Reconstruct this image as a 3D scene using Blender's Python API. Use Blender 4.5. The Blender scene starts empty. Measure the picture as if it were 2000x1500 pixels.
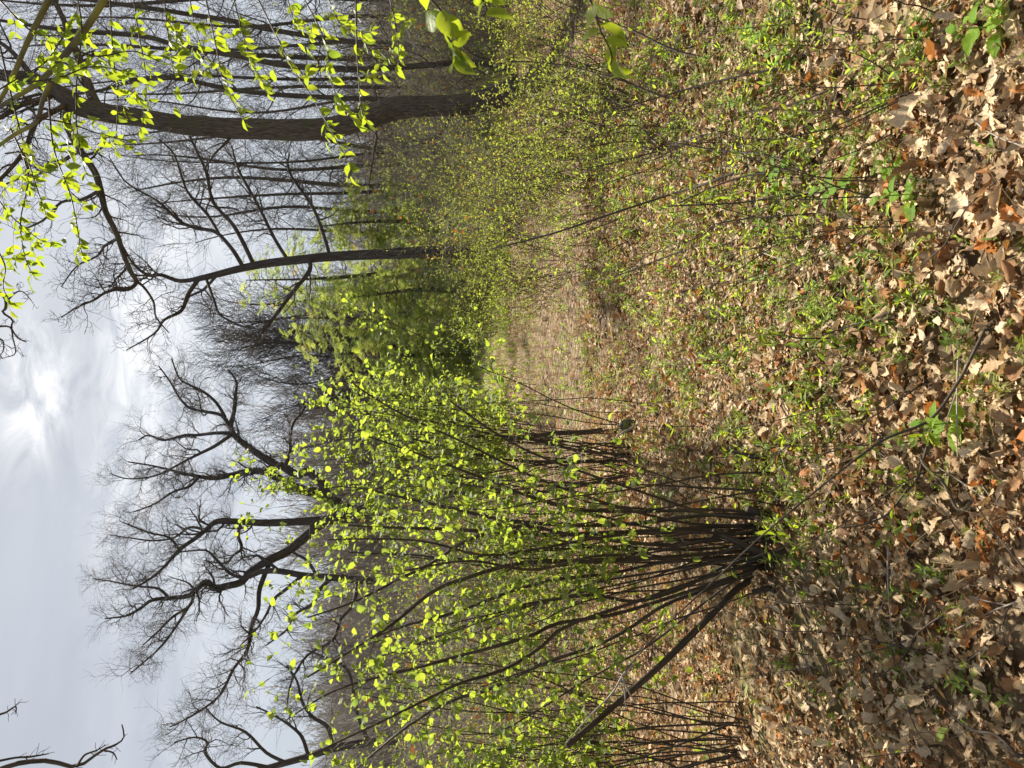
import bpy, math, random
import numpy as np
from mathutils import Vector, Matrix

random.seed(7)
rng = np.random.default_rng(11)
S = bpy.context.scene
COL = S.collection

# ------------------------------------------------------------------ camera
EYE = 1.5
PITCH = math.radians(5.71)
F = 1400.0                                   # focal length in photo pixels (2000 wide)
FWD = np.array([0, math.cos(PITCH), -math.sin(PITCH)])
RIGHT = np.array([1.0, 0, 0])
UPV = np.array([0, math.sin(PITCH), math.cos(PITCH)])
cam_d = bpy.data.cameras.new('camera')
cam = bpy.data.objects.new('camera', cam_d)
COL.objects.link(cam)
cam_d.sensor_width = 36.0
cam_d.lens = 36.0 * F / 2000.0
cam_d.clip_start = 0.05
cam_d.clip_end = 2000
# the photograph was taken with the phone turned on its side: world up points to image left
m = Matrix(((0, 1, 0, 0), (-UPV[1], 0, -FWD[1], 0), (-UPV[2], 0, -FWD[2], EYE), (0, 0, 0, 1)))
cam.matrix_world = m
cam_d.dof.use_dof = True
cam_d.dof.focus_distance = 4.5
cam_d.dof.aperture_fstop = 9.0
S.camera = cam

# ------------------------------------------------------------------ light
SUN_EL, SUN_AZ = math.radians(43), math.radians(8)      # azimuth: degrees to the right of the view
sun_dir = Vector((math.sin(SUN_AZ) * math.cos(SUN_EL), math.cos(SUN_AZ) * math.cos(SUN_EL), math.sin(SUN_EL)))
sd = bpy.data.lights.new('sun', 'SUN')
sd.energy = 5.0
sd.angle = math.radians(0.6)
sd.color = (1.0, 0.93, 0.82)
so = bpy.data.objects.new('sun', sd)
so.rotation_euler = sun_dir.to_track_quat('Z', 'Y').to_euler()
so.location = sun_dir * 50
COL.objects.link(so)

world = bpy.data.worlds.new('World')
S.world = world
world.use_nodes = True
wn, wl = world.node_tree.nodes, world.node_tree.links
wn.clear()


def nd(nodes, typ, **kw):
    n = nodes.new(typ)
    for k, v in kw.items():
        if k.startswith('i_'):
            n.inputs[k[2:]].default_value = v
        elif k.startswith('n_'):
            n.inputs[int(k[2:])].default_value = v
        else:
            setattr(n, k, v)
    return n


def math_node(nodes, links, op, a, b=None, clamp=False):
    n = nodes.new('ShaderNodeMath')
    n.operation = op
    n.use_clamp = clamp
    for i, v in enumerate((a, b)):
        if v is None:
            continue
        if isinstance(v, (int, float)):
            n.inputs[i].default_value = v
        else:
            links.new(v, n.inputs[i])
    return n.outputs[0]


def mix_col(nodes, links, fac, a, b, blend='MIX'):
    n = nodes.new('ShaderNodeMix')
    n.data_type = 'RGBA'
    n.blend_type = blend
    for i, v in ((0, fac), (6, a), (7, b)):
        if isinstance(v, (int, float)):
            n.inputs[i].default_value = v
        elif isinstance(v, tuple):
            n.inputs[i].default_value = v if len(v) == 4 else v + (1,)
        else:
            links.new(v, n.inputs[i])
    return n.outputs[2]


def ray(px, py):
    return FWD + RIGHT * ((1500 - py) - 750) / F + UPV * (1000 - px) / F


def build_world():
    out = nd(wn, 'ShaderNodeOutputWorld')
    bg = nd(wn, 'ShaderNodeBackground', i_Strength=0.06)
    wl.new(bg.outputs[0], out.inputs[0])
    sky = nd(wn, 'ShaderNodeTexSky', sky_type='NISHITA', sun_disc=False, sun_elevation=SUN_EL, sun_rotation=SUN_AZ,
             air_density=1.0, dust_density=0.6, ozone_density=1.0)
    tc = nd(wn, 'ShaderNodeTexCoord')
    sep = nd(wn, 'ShaderNodeSeparateXYZ')
    wl.new(tc.outputs['Generated'], sep.inputs[0])
    z = math_node(wn, wl, 'MAXIMUM', sep.outputs[2], 0.0)
    zz = math_node(wn, wl, 'ADD', z, 0.12)
    u = math_node(wn, wl, 'DIVIDE', sep.outputs[0], zz)
    v = math_node(wn, wl, 'DIVIDE', sep.outputs[1], zz)
    comb = nd(wn, 'ShaderNodeCombineXYZ')
    wl.new(u, comb.inputs[0])
    wl.new(v, comb.inputs[1])
    n1 = nd(wn, 'ShaderNodeTexNoise', i_Scale=0.9, i_Detail=7.0, i_Roughness=0.55, i_Distortion=0.6)
    mp = nd(wn, 'ShaderNodeMapping')
    mp.inputs['Scale'].default_value = (0.7, 1.5, 1)
    mp.inputs['Rotation'].default_value = (0, 0, 0.35)
    wl.new(comb.outputs[0], mp.inputs[0])
    wl.new(mp.outputs[0], n1.inputs['Vector'])
    # grey veil with lighter and darker streaks
    ramp = nd(wn, 'ShaderNodeValToRGB')
    e = ramp.color_ramp.elements
    e[0].position = 0.32
    e[0].color = (3.15, 3.35, 3.7, 1)
    e[1].position = 0.7
    e[1].color = (4.35, 4.55, 4.85, 1)
    wl.new(n1.outputs[0], ramp.inputs[0])
    # white puffs: soft spots of direction broken up by noise
    n2 = nd(wn, 'ShaderNodeTexNoise', i_Scale=11.0, i_Detail=8.0, i_Roughness=0.6, i_Distortion=0.8)
    mp2 = nd(wn, 'ShaderNodeMapping')
    mp2.inputs['Scale'].default_value = (1.0, 1.0, 2.2)
    wl.new(tc.outputs['Generated'], mp2.inputs[0])
    wl.new(mp2.outputs[0], n2.inputs['Vector'])
    total = None
    for px, py, sx, sz, w in ((70, 735, .05, .026, 1.0), (55, 815, .05, .022, .9), (255, 690, .18, .028, .75), (330, 600, .22, .03, .45),
                              (70, 660, .03, .012, .4), (230, 860, .10, .03, .4), (420, 700, .4, .06, .5)):
        d = ray(px, py)
        d = d / np.linalg.norm(d)
        a = math_node(wn, wl, 'MULTIPLY', math_node(wn, wl, 'SUBTRACT', sep.outputs[0], float(d[0])), 1 / sx)
        b = math_node(wn, wl, 'MULTIPLY', math_node(wn, wl, 'SUBTRACT', sep.outputs[2], float(d[2])), 1 / sz)
        r2 = math_node(wn, wl, 'ADD', math_node(wn, wl, 'MULTIPLY', a, a), math_node(wn, wl, 'MULTIPLY', b, b))
        g = math_node(wn, wl, 'MULTIPLY', math_node(wn, wl, 'POWER', 2.718, math_node(wn, wl, 'MULTIPLY', r2, -0.7)), w)
        g = math_node(wn, wl, 'MULTIPLY', g, math_node(wn, wl, 'GREATER_THAN', sep.outputs[1], 0.0))
        total = g if total is None else math_node(wn, wl, 'ADD', total, g)
    br = math_node(wn, wl, 'MULTIPLY', math_node(wn, wl, 'SUBTRACT', n2.outputs[0], 0.40), 4.5, clamp=True)
    puff = math_node(wn, wl, 'MULTIPLY', total, br, clamp=True)
    cl = mix_col(wn, wl, puff, ramp.outputs[0], (6.6, 6.6, 6.6))
    # lighter toward the horizon
    hz = math_node(wn, wl, 'POWER', math_node(wn, wl, 'SUBTRACT', 1.0, z, clamp=True), 6.0)
    cl = mix_col(wn, wl, math_node(wn, wl, 'MULTIPLY', hz, 0.5), cl, (5.0, 5.2, 5.45))
    # thin cloud glows round the sun
    dt = nd(wn, 'ShaderNodeVectorMath', operation='DOT_PRODUCT')
    wl.new(tc.outputs['Generated'], dt.inputs[0])
    dt.inputs[1].default_value = sun_dir
    glow = math_node(wn, wl, 'POWER', math_node(wn, wl, 'MAXIMUM', dt.outputs['Value'], 0.0), 14.0)
    cl = mix_col(wn, wl, math_node(wn, wl, 'MULTIPLY', glow, 0.12), cl, (7, 7, 6.9))
    # thin cloud scatters forward: it is brightest on the sun's side and lets the blue through behind the camera
    side = math_node(wn, wl, 'MULTIPLY', math_node(wn, wl, 'ADD', dt.outputs['Value'], 0.35), 1.15, clamp=True)
    cover = math_node(wn, wl, 'ADD', math_node(wn, wl, 'MULTIPLY', side, 0.70), 0.20)
    allc = mix_col(wn, wl, cover, sky.outputs[0], cl)
    wl.new(allc, bg.inputs[0])


build_world()
vs = S.view_settings
vs.view_transform = 'Standard'
vs.look = 'None'
vs.exposure = 1.4
vs.gamma = 1.0
vs.use_curve_mapping = False
cy = S.cycles
cy.max_bounces = 5
cy.diffuse_bounces = 3
cy.glossy_bounces = 2
cy.transmission_bounces = 4
cy.transparent_max_bounces = 4
cy.use_denoising = True
cy.sample_clamp_indirect = 6.0

# ------------------------------------------------------------------ helpers
OFF = {}                                    # world offset of every parent


def P(px, py, Y):
    d = ray(px, py)
    return np.array([0, 0, EYE]) + d * (Y / d[1])


def gz(x, y):
    x = np.asarray(x, float)
    y = np.asarray(y, float)
    z = 0.022 * np.sin(1.7 * x + 0.6 * y + 1.0) + 0.02 * np.sin(0.9 * x - 1.9 * y + 2.0) + 0.012 * np.sin(4.1 * x + 2.7 * y) \
        + 0.010 * np.sin(-3.3 * x + 5.2 * y + 0.5) + 0.05 * np.sin(0.31 * x + 0.23 * y)
    z = z + 0.05 * np.exp(-((x + 0.60) ** 2 + (y - 5.75) ** 2) / 0.2)
    far = np.clip((y - 60) / 80, 0, 1)
    return z + 9.0 * far * far


def G(px, py):
    d = ray(px, py)
    t = EYE / -d[2]
    p = np.array([0, 0, EYE]) + d * t
    for _ in range(3):
        t = (EYE - gz(p[0], p[1])) / -d[2]
        p = np.array([0, 0, EYE]) + d * t
    return p


def tag(o, label=None, cat=None, group=None, kind=None):
    if label:
        o['label'] = label
    if cat:
        o['category'] = cat
    if group:
        o['group'] = group
    if kind:
        o['kind'] = kind
    return o


def empty(name, loc, label, cat, group=None, parent=None):
    o = bpy.data.objects.new(name, None)
    o.empty_display_size = 0.1
    COL.objects.link(o)
    o.location = loc
    OFF[o.name] = np.array(loc, float)
    return tag(o, label, cat, group)


def fast_mesh(name, verts, quads=None, tris=None, attrs=None, smooth=True):
    me = bpy.data.meshes.new(name)
    verts = np.asarray(verts, np.float32)
    nq = 0 if quads is None else len(quads)
    nt = 0 if tris is None else len(tris)
    me.vertices.add(len(verts))
    me.vertices.foreach_set('co', verts.ravel())
    idx, start = [], []
    if nq:
        idx.append(np.asarray(quads, np.int32).ravel())
        start.append(np.arange(nq, dtype=np.int32) * 4)
    if nt:
        idx.append(np.asarray(tris, np.int32).ravel())
        start.append(nq * 4 + np.arange(nt, dtype=np.int32) * 3)
    if idx:
        idx = np.concatenate(idx)
        me.loops.add(len(idx))
        me.loops.foreach_set('vertex_index', idx)
        me.polygons.add(nq + nt)
        me.polygons.foreach_set('loop_start', np.concatenate(start))
        me.polygons.foreach_set('use_smooth', np.full(nq + nt, smooth, bool))
    me.update(calc_edges=True)
    for k, (typ, arr) in (attrs or {}).items():
        a = me.attributes.new(k, typ, 'POINT')
        a.data.foreach_set('vector' if typ == 'FLOAT_VECTOR' else 'value', np.asarray(arr, np.int32 if typ == 'INT' else np.float32).ravel())
    return me


def link(name, me, mat=None, parent=None):
    if mat is not None and len(me.materials) == 0:
        me.materials.append(mat)
    o = bpy.data.objects.new(name, me)
    COL.objects.link(o)
    off = np.zeros(3)
    if parent is not None:
        o.parent = parent
        off = OFF[parent.name]
    OFF[o.name] = off
    return o


def place(name, me, loc, eul, scl, mat=None, parent=None, rnd=None):
    o = link(name, me, mat, parent)
    off = OFF[o.name]
    o.location = tuple(np.asarray(loc) - off)
    o.rotation_euler = eul
    o.scale = (scl, scl, scl) if np.isscalar(scl) else scl
    OFF[o.name] = np.asarray(loc, float)
    if rnd is not None:
        o['rnd'] = float(rnd)
    return o


def resample(pts, n, rads=None):
    pts = np.asarray(pts, float)
    k = len(pts)
    t = np.linspace(0, k - 1, n)
    i = np.clip(t.astype(int), 0, k - 2)
    f = (t - i)[:, None]
    p0, p1, p2, p3 = pts[np.clip(i - 1, 0, k - 1)], pts[i], pts[i + 1], pts[np.clip(i + 2, 0, k - 1)]
    q = 0.5 * ((2 * p1) + (p2 - p0) * f + (2 * p0 - 5 * p1 + 4 * p2 - p3) * f ** 2 + (3 * p1 - p0 - 3 * p2 + p3) * f ** 3)
    if rads is None:
        return q
    return q, np.interp(t, np.arange(k), rads)


def tube_arrays(polys, sides):
    """polys: list of (points (n,3), radii (n,)). Returns verts, quads, tc."""
    groups = {}
    for p, r in polys:
        groups.setdefault(len(p), []).append((p, r))
    V, Q, T, base = [], [], [], 0
    ang = np.linspace(0, 2 * math.pi, sides, endpoint=False)
    ca, sa = np.cos(ang), np.sin(ang)
    for n, lst in groups.items():
        Pp = np.array([l[0] for l in lst], float)
        R = np.array([l[1] for l in lst], float)
        mm = len(lst)
        tan = np.gradient(Pp, axis=1)
        tan /= np.linalg.norm(tan, axis=2, keepdims=True) + 1e-9
        mean = np.abs(tan.mean(axis=1))
        ref = np.zeros((mm, 3))
        ref[np.arange(mm), mean.argmin(axis=1)] = 1
        N = ref[:, None, :] - (tan * ref[:, None, :]).sum(2, keepdims=True) * tan
        N /= np.linalg.norm(N, axis=2, keepdims=True) + 1e-9
        B = np.cross(tan, N)
        ring = Pp[:, :, None, :] + R[:, :, None, None] * (ca[None, None, :, None] * N[:, :, None, :] + sa[None, None, :, None] * B[:, :, None, :])
        V.append(ring.reshape(-1, 3))
        arc = np.concatenate([np.zeros((mm, 1)), np.cumsum(np.linalg.norm(np.diff(Pp, axis=1), axis=2), axis=1)], axis=1)
        r0 = R.mean(axis=1)[:, None, None]
        off = rng.random((mm, 1, 1)) * 20
        tcx = np.broadcast_to(ca[None, None, :] * r0, (mm, n, sides))
        tcy = np.broadcast_to(sa[None, None, :] * r0, (mm, n, sides))
        tcz = np.broadcast_to(arc[:, :, None] + off, (mm, n, sides))
        T.append(np.stack([tcx, tcy, tcz], -1).reshape(-1, 3))
        i = np.arange(mm)[:, None, None] * n * sides + np.arange(n - 1)[None, :, None] * sides
        k = np.arange(sides)[None, None, :]
        k2 = (k + 1) % sides
        Q.append(np.stack([i + k, i + k2, i + sides + k2, i + sides + k], -1).reshape(-1, 4) + base)
        base += mm * n * sides
    return np.concatenate(V), np.concatenate(Q), np.concatenate(T)


def tubes(name, polys, mat, parent=None, sides=5, cap=False):
    v, q, t = tube_arrays(polys, sides)
    off = OFF[parent.name] if parent is not None else np.zeros(3)
    tris = None
    if cap:
        k = len(v) - sides
        c = v[k:].mean(axis=0)
        v = np.vstack([v, c])
        t = np.vstack([t, t[k]])
        tris = [(k + i, k + (i + 1) % sides, len(v) - 1) for i in range(sides)]
    me = fast_mesh(name, v - off, q, tris, {'tc': ('FLOAT_VECTOR', t)})
    return link(name, me, mat, parent)


def norm(v):
    v = np.asarray(v, float)
    return v / (np.linalg.norm(v) + 1e-9)


def frame_euler(ydir, nrm):
    """Rotations whose local Y runs along ydir and local Z near nrm. Arrays (n,3) -> eulers (n,3)."""
    y = ydir / (np.linalg.norm(ydir, axis=1, keepdims=True) + 1e-9)
    x = np.cross(y, nrm)
    x /= np.linalg.norm(x, axis=1, keepdims=True) + 1e-9
    z = np.cross(x, y)
    ry = np.arcsin(np.clip(-x[:, 2], -1, 1))
    rx = np.arctan2(y[:, 2], z[:, 2])
    rz = np.arctan2(x[:, 1], x[:, 0])
    return np.stack([rx, ry, rz], 1)


# ------------------------------------------------------------------ materials
def new_mat(name):
    mt = bpy.data.materials.new(name)
    mt.use_nodes = True
    mt.node_tree.nodes.clear()
    return mt, mt.node_tree.nodes, mt.node_tree.links


def ramp_node(n, stops):
    r = n.new('ShaderNodeValToRGB')
    el = r.color_ramp.elements
    while len(el) < len(stops):
        el.new(0.5)
    for e, (p, c) in zip(el, stops):
        e.position = p
        e.color = tuple(c) + (1,)
    return r


def leaf_mat(name, stops, trans_stops, trans=0.5, rough=0.5, vein=0.25, nscale=40.0, namp=0.5, spec=0.12):
    """Leaf: colour picked per leaf, blotches and a pale midrib, light passing through the blade."""
    mt, n, l = new_mat(name)
    out = n.new('ShaderNodeOutputMaterial')
    at = nd(n, 'ShaderNodeAttribute', attribute_name='rnd', attribute_type='INSTANCER')
    fr = math_node(n, l, 'FRACT', at.outputs['Fac'])
    r1 = ramp_node(n, stops)
    l.new(fr, r1.inputs[0])
    r2 = ramp_node(n, trans_stops)
    l.new(fr, r2.inputs[0])
    tc = n.new('ShaderNodeTexCoord')
    nz = nd(n, 'ShaderNodeTexNoise', i_Scale=nscale, i_Detail=4.0, i_Roughness=0.6)
    mp = n.new('ShaderNodeMapping')
    l.new(tc.outputs['Object'], mp.inputs[0])
    cmb = n.new('ShaderNodeCombineXYZ')
    l.new(math_node(n, l, 'MULTIPLY', at.outputs['Fac'], 7.3), cmb.inputs[0])
    l.new(cmb.outputs[0], mp.inputs['Location'])
    l.new(mp.outputs[0], nz.inputs['Vector'])
    k = math_node(n, l, 'ADD', math_node(n, l, 'MULTIPLY', nz.outputs[0], namp * 2), 1 - namp)
    sep = n.new('ShaderNodeSeparateXYZ')
    l.new(tc.outputs['Object'], sep.inputs[0])
    ax = math_node(n, l, 'ABSOLUTE', sep.outputs[0])
    # midrib and side veins, in the leaf's own coordinates (blade length 1)
    mid = math_node(n, l, 'LESS_THAN', ax, 0.014)
    sv = math_node(n, l, 'FRACT', math_node(n, l, 'MULTIPLY', math_node(n, l, 'SUBTRACT', sep.outputs[1], math_node(n, l, 'MULTIPLY', ax, 0.9)), 8.0))
    side = math_node(n, l, 'LESS_THAN', sv, 0.13)
    vv = math_node(n, l, 'MULTIPLY', math_node(n, l, 'MAXIMUM', mid, math_node(n, l, 'MULTIPLY', side, 0.5)), vein)
    kk = math_node(n, l, 'ADD', k, vv)
    c1 = mix_col(n, l, 1.0, r1.outputs[0], kk, 'MULTIPLY')
    c2 = mix_col(n, l, 1.0, r2.outputs[0], k, 'MULTIPLY')
    bs = nd(n, 'ShaderNodeBsdfPrincipled')
    bs.inputs['Roughness'].default_value = rough + .12
    bs.inputs['Specular IOR Level'].default_value = spec
    l.new(c1, bs.inputs['Base Color'])
    bp = nd(n, 'ShaderNodeBump', i_Strength=0.35, i_Distance=0.01)
    l.new(math_node(n, l, 'SUBTRACT', nz.outputs[0], math_node(n, l, 'MULTIPLY', vv, 2.0)), bp.inputs['Height'])
    l.new(bp.outputs[0], bs.inputs['Normal'])
    tr = n.new('ShaderNodeBsdfTranslucent')
    l.new(c2, tr.inputs[0])
    mx = n.new('ShaderNodeMixShader')
    mx.inputs[0].default_value = trans
    l.new(bs.outputs[0], mx.inputs[1])
    l.new(tr.outputs[0], mx.inputs[2])
    l.new(mx.outputs[0], out.inputs[0])
    return mt


def bark_mat(name, dark, light, moss=None, moss_amt=0.0, fis=30.0, stretch=0.15, bump=0.6, dist=0.02, rough=0.9):
    mt, n, l = new_mat(name)
    out = n.new('ShaderNodeOutputMaterial')
    at = nd(n, 'ShaderNodeAttribute', attribute_name='tc')
    mp = n.new('ShaderNodeMapping')
    mp.inputs['Scale'].default_value = (1, 1, stretch * .6)
    l.new(at.outputs['Vector'], mp.inputs[0])
    nz = nd(n, 'ShaderNodeTexNoise', i_Scale=fis, i_Detail=6.0, i_Roughness=0.65, i_Distortion=1.2)
    l.new(mp.outputs[0], nz.inputs['Vector'])
    vo = nd(n, 'ShaderNodeTexVoronoi', feature='DISTANCE_TO_EDGE', i_Scale=fis * 1.1)
    l.new(mp.outputs[0], vo.inputs['Vector'])
    fs = math_node(n, l, 'MULTIPLY', vo.outputs[0], 3.0, clamp=True)
    h = math_node(n, l, 'ADD', math_node(n, l, 'MULTIPLY', nz.outputs[0], 0.9), math_node(n, l, 'MULTIPLY', fs, 0.25))
    r = ramp_node(n, [(0.3, dark), (0.85, light)])
    l.new(h, r.inputs[0])
    col = r.outputs[0]
    if moss:
        n3 = nd(n, 'ShaderNodeTexNoise', i_Scale=3.0, i_Detail=5.0)
        l.new(at.outputs['Vector'], n3.inputs['Vector'])
        f = math_node(n, l, 'MULTIPLY', math_node(n, l, 'SUBTRACT', n3.outputs[0], 0.62 - moss_amt * 0.3), 6.0, clamp=True)
        col = mix_col(n, l, f, col, moss)
    bs = nd(n, 'ShaderNodeBsdfPrincipled')
    bs.inputs['Roughness'].default_value = rough
    bs.inputs['Specular IOR Level'].default_value = 0.2
    l.new(col, bs.inputs['Base Color'])
    bp = nd(n, 'ShaderNodeBump', i_Strength=bump, i_Distance=dist)
    l.new(h, bp.inputs['Height'])
    l.new(bp.outputs[0], bs.inputs['Normal'])
    l.new(bs.outputs[0], out.inputs[0])
    return mt


M = {}
M['litter'] = leaf_mat('dry_leaf', [(0, (.57, .43, .265)), (.17, (.42, .30, .165)), (.35, (.60, .465, .30)), (.47, (.32, .20, .10)), (.61, (.42, .305, .175)), (.72, (.12, .073, .038)), (.90, (.27, .14, .058)), (1, (.36, .135, .03))],
                       [(0, (.48, .31, .12)), (.6, (.44, .25, .08)), (1, (.52, .17, .03))], trans=0.21, rough=0.5, vein=0.3, nscale=6, namp=0.5)
M['hazel_leaf'] = leaf_mat('young_hazel_leaf', [(0, (.12, .17, .045)), (.5, (.16, .215, .06)), (1, (.21, .245, .10))],
                           [(0, (.33, .44, .035)), (.4, (.50, .58, .05)), (.7, (.40, .50, .045)), (1, (.22, .32, .05))], trans=0.5, rough=0.45, vein=0.25, nscale=5, namp=0.3)
M['cherry_leaf'] = leaf_mat('young_cherry_leaf', [(0, (.12, .18, .03)), (.5, (.16, .22, .04)), (1, (.20, .24, .06))],
                            [(0, (.36, .46, .025)), (.5, (.46, .53, .025)), (1, (.28, .40, .03))], trans=0.5, rough=0.4, vein=0.25, nscale=5, namp=0.2)
M['ground_leaf'] = leaf_mat('ground_cover_leaf', [(0, (.10, .16, .035)), (.4, (.15, .21, .055)), (.75, (.20, .255, .075)), (1, (.22, .25, .06))],
                            [(0, (.36, .52, .05)), (.5, (.48, .64, .06)), (1, (.56, .62, .05))], trans=0.45, rough=0.4, vein=0.2, nscale=5, namp=0.2)
M['shrub_leaf'] = leaf_mat('young_shrub_leaf', [(0, (.14, .175, .05)), (.6, (.19, .22, .065)), (1, (.21, .18, .06))],
                           [(0, (.34, .42, .05)), (.6, (.46, .52, .05)), (1, (.40, .36, .06))], trans=0.45, rough=0.45, vein=0.2, nscale=5, namp=0.3)
M['nettle_leaf'] = leaf_mat('nettle_leaf', [(0, (.13, .26, .035)), (1, (.19, .32, .05))], [(0, (.42, .70, .03)), (1, (.55, .80, .04))], trans=0.55, rough=0.5, vein=-0.3, nscale=5, namp=0.2)
M['conifer'] = leaf_mat('conifer_needle', [(0, (.12, .165, .055)), (.5, (.185, .23, .075)), (.9, (.25, .275, .095)), (1, (.2, .15, .07))],
                        [(0, (.34, .44, .09)), (.92, (.58, .63, .13)), (1, (.4, .28, .1))], trans=0.5, rough=0.6, vein=0, nscale=2, namp=0.4)
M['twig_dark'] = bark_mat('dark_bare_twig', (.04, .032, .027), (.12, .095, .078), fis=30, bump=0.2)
M['straw'] = leaf_mat('dry_grass', [(0, (.25, .18, .09)), (.4, (.33, .255, .125)), (.7, (.21, .14, .07)), (1, (.18, .105, .055))], [(0, (.4, .3, .15)), (1, (.3, .2, .1))], trans=0.25, rough=0.5, vein=0, nscale=5, namp=0.2)
M['grass'] = leaf_mat('green_grass', [(0, (.10, .18, .03)), (1, (.17, .25, .05))], [(0, (.3, .48, .04)), (1, (.45, .55, .06))], trans=0.4, rough=0.45, vein=0, nscale=5, namp=0.2)
M['bark_big'] = bark_mat('furrowed_bark', (.028, .022, .017), (.21, .17, .13), (.095, .10, .045), 0.26, fis=38, stretch=0.16, bump=1.0, dist=0.03)
M['bark_oak'] = bark_mat('far_oak_bark', (.035, .028, .025), (.115, .095, .082), fis=12, stretch=0.2, bump=0.5)
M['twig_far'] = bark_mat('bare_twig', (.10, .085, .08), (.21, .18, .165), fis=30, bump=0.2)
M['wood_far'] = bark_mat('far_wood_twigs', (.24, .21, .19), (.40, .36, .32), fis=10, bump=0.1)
M['scrub'] = bark_mat('scrub_twig', (.15, .125, .10), (.34, .29, .235), fis=60, bump=0.2)
M['bark_slim'] = bark_mat('slim_bark', (.035, .028, .022), (.14, .112, .085), (.11, .115, .05), 0.2, fis=45, stretch=0.2)
M['hazel_bark'] = bark_mat('hazel_bark', (.022, .016, .011), (.105, .075, .05), (.085, .08, .03), 0.25, fis=90, stretch=0.12, bump=0.5, dist=0.006, rough=0.7)
M['twig'] = bark_mat('brown_twig', (.03, .022, .015), (.11, .08, .055), fis=160, stretch=0.2, bump=0.3, dist=0.003, rough=0.7)
M['mossy'] = bark_mat('lichen_branch', (.06, .05, .03), (.2, .17, .11), (.26, .22, .05), 0.6, fis=90, stretch=0.3, bump=0.5, dist=0.005)
M['dead'] = bark_mat('dead_wood', (.2, .165, .13), (.42, .36, .29), fis=90, stretch=0.1, bump=0.4, dist=0.004)


def ground_mat():
    mt, n, l = new_mat('woodland_soil')
    out = n.new('ShaderNodeOutputMaterial')
    tc = n.new('ShaderNodeTexCoord')
    vo = nd(n, 'ShaderNodeTexVoronoi', i_Scale=16.0, i_Randomness=1.0)
    l.new(tc.outputs['Object'], vo.inputs['Vector'])
    rp = ramp_node(n, [(0, (.07, .046, .028)), (.3, (.17, .12, .068)), (.55, (.24, .18, .105)), (.8, (.15, .085, .042)), (1, (.10, .066, .04))])
    sep = n.new('ShaderNodeSeparateColor')
    l.new(vo.outputs['Color'], sep.inputs[0])
    l.new(sep.outputs[0], rp.inputs[0])
    n1 = nd(n, 'ShaderNodeTexNoise', i_Scale=1.1, i_Detail=8.0, i_Roughness=0.7)
    l.new(tc.outputs['Object'], n1.inputs['Vector'])
    g = math_node(n, l, 'MULTIPLY', math_node(n, l, 'SUBTRACT', n1.outputs[0], 0.52), 7.0, clamp=True)
    c = mix_col(n, l, math_node(n, l, 'MULTIPLY', g, 0.6), rp.outputs[0], (.14, .16, .045))
    # far meadow: pale dry grass
    sp = n.new('ShaderNodeSeparateXYZ')
    l.new(tc.outputs['Object'], sp.inputs[0])
    far = math_node(n, l, 'MULTIPLY', math_node(n, l, 'SUBTRACT', sp.outputs[1], 16.0), 0.2, clamp=True)
    n2 = nd(n, 'ShaderNodeTexNoise', i_Scale=0.8, i_Detail=8.0, i_Roughness=0.7)
    l.new(tc.outputs['Object'], n2.inputs['Vector'])
    mead = ramp_node(n, [(.3, (.17, .175, .055)), (.7, (.27, .245, .10))])
    l.new(n2.outputs[0], mead.inputs[0])
    c = mix_col(n, l, far, c, mead.outputs[0])
    bs = nd(n, 'ShaderNodeBsdfPrincipled')
    bs.inputs['Roughness'].default_value = 0.95
    bs.inputs['Specular IOR Level'].default_value = 0.1
    l.new(c, bs.inputs['Base Color'])
    bp = nd(n, 'ShaderNodeBump', i_Strength=0.9, i_Distance=0.04)
    l.new(vo.outputs['Distance'], bp.inputs['Height'])
    l.new(bp.outputs[0], bs.inputs['Normal'])
    l.new(bs.outputs[0], out.inputs[0])
    return mt


def hill_mat():
    mt, n, l = new_mat('wooded_slope')
    out = n.new('ShaderNodeOutputMaterial')
    tc = n.new('ShaderNodeTexCoord')
    n1 = nd(n, 'ShaderNodeTexNoise', i_Scale=0.6, i_Detail=8.0, i_Roughness=0.7)
    l.new(tc.outputs['Object'], n1.inputs['Vector'])
    r = ramp_node(n, [(.3, (.10, .085, .06)), (.7, (.2, .165, .12))])
    l.new(n1.outputs[0], r.inputs[0])
    bs = nd(n, 'ShaderNodeBsdfPrincipled', i_Roughness=0.95)
    l.new(r.outputs[0], bs.inputs['Base Color'])
    l.new(bs.outputs[0], out.inputs[0])
    return mt


def flat_mat(name, col, rough=0.6, trans=0.0):
    mt, n, l = new_mat(name)
    out = n.new('ShaderNodeOutputMaterial')
    tc = n.new('ShaderNodeTexCoord')
    nz = nd(n, 'ShaderNodeTexNoise', i_Scale=20.0, i_Detail=4.0)
    l.new(tc.outputs['Object'], nz.inputs['Vector'])
    c = mix_col(n, l, 1.0, tuple(col), math_node(n, l, 'ADD', math_node(n, l, 'MULTIPLY', nz.outputs[0], 0.8), 0.6), 'MULTIPLY')
    bs = nd(n, 'ShaderNodeBsdfPrincipled', i_Roughness=rough)
    l.new(c, bs.inputs['Base Color'])
    l.new(bs.outputs[0], out.inputs[0])
    return mt


M['violet'] = flat_mat('violet_petal', (.25, .16, .55))
M['moss'] = flat_mat('moss', (.13, .15, .04), 0.95)

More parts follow.
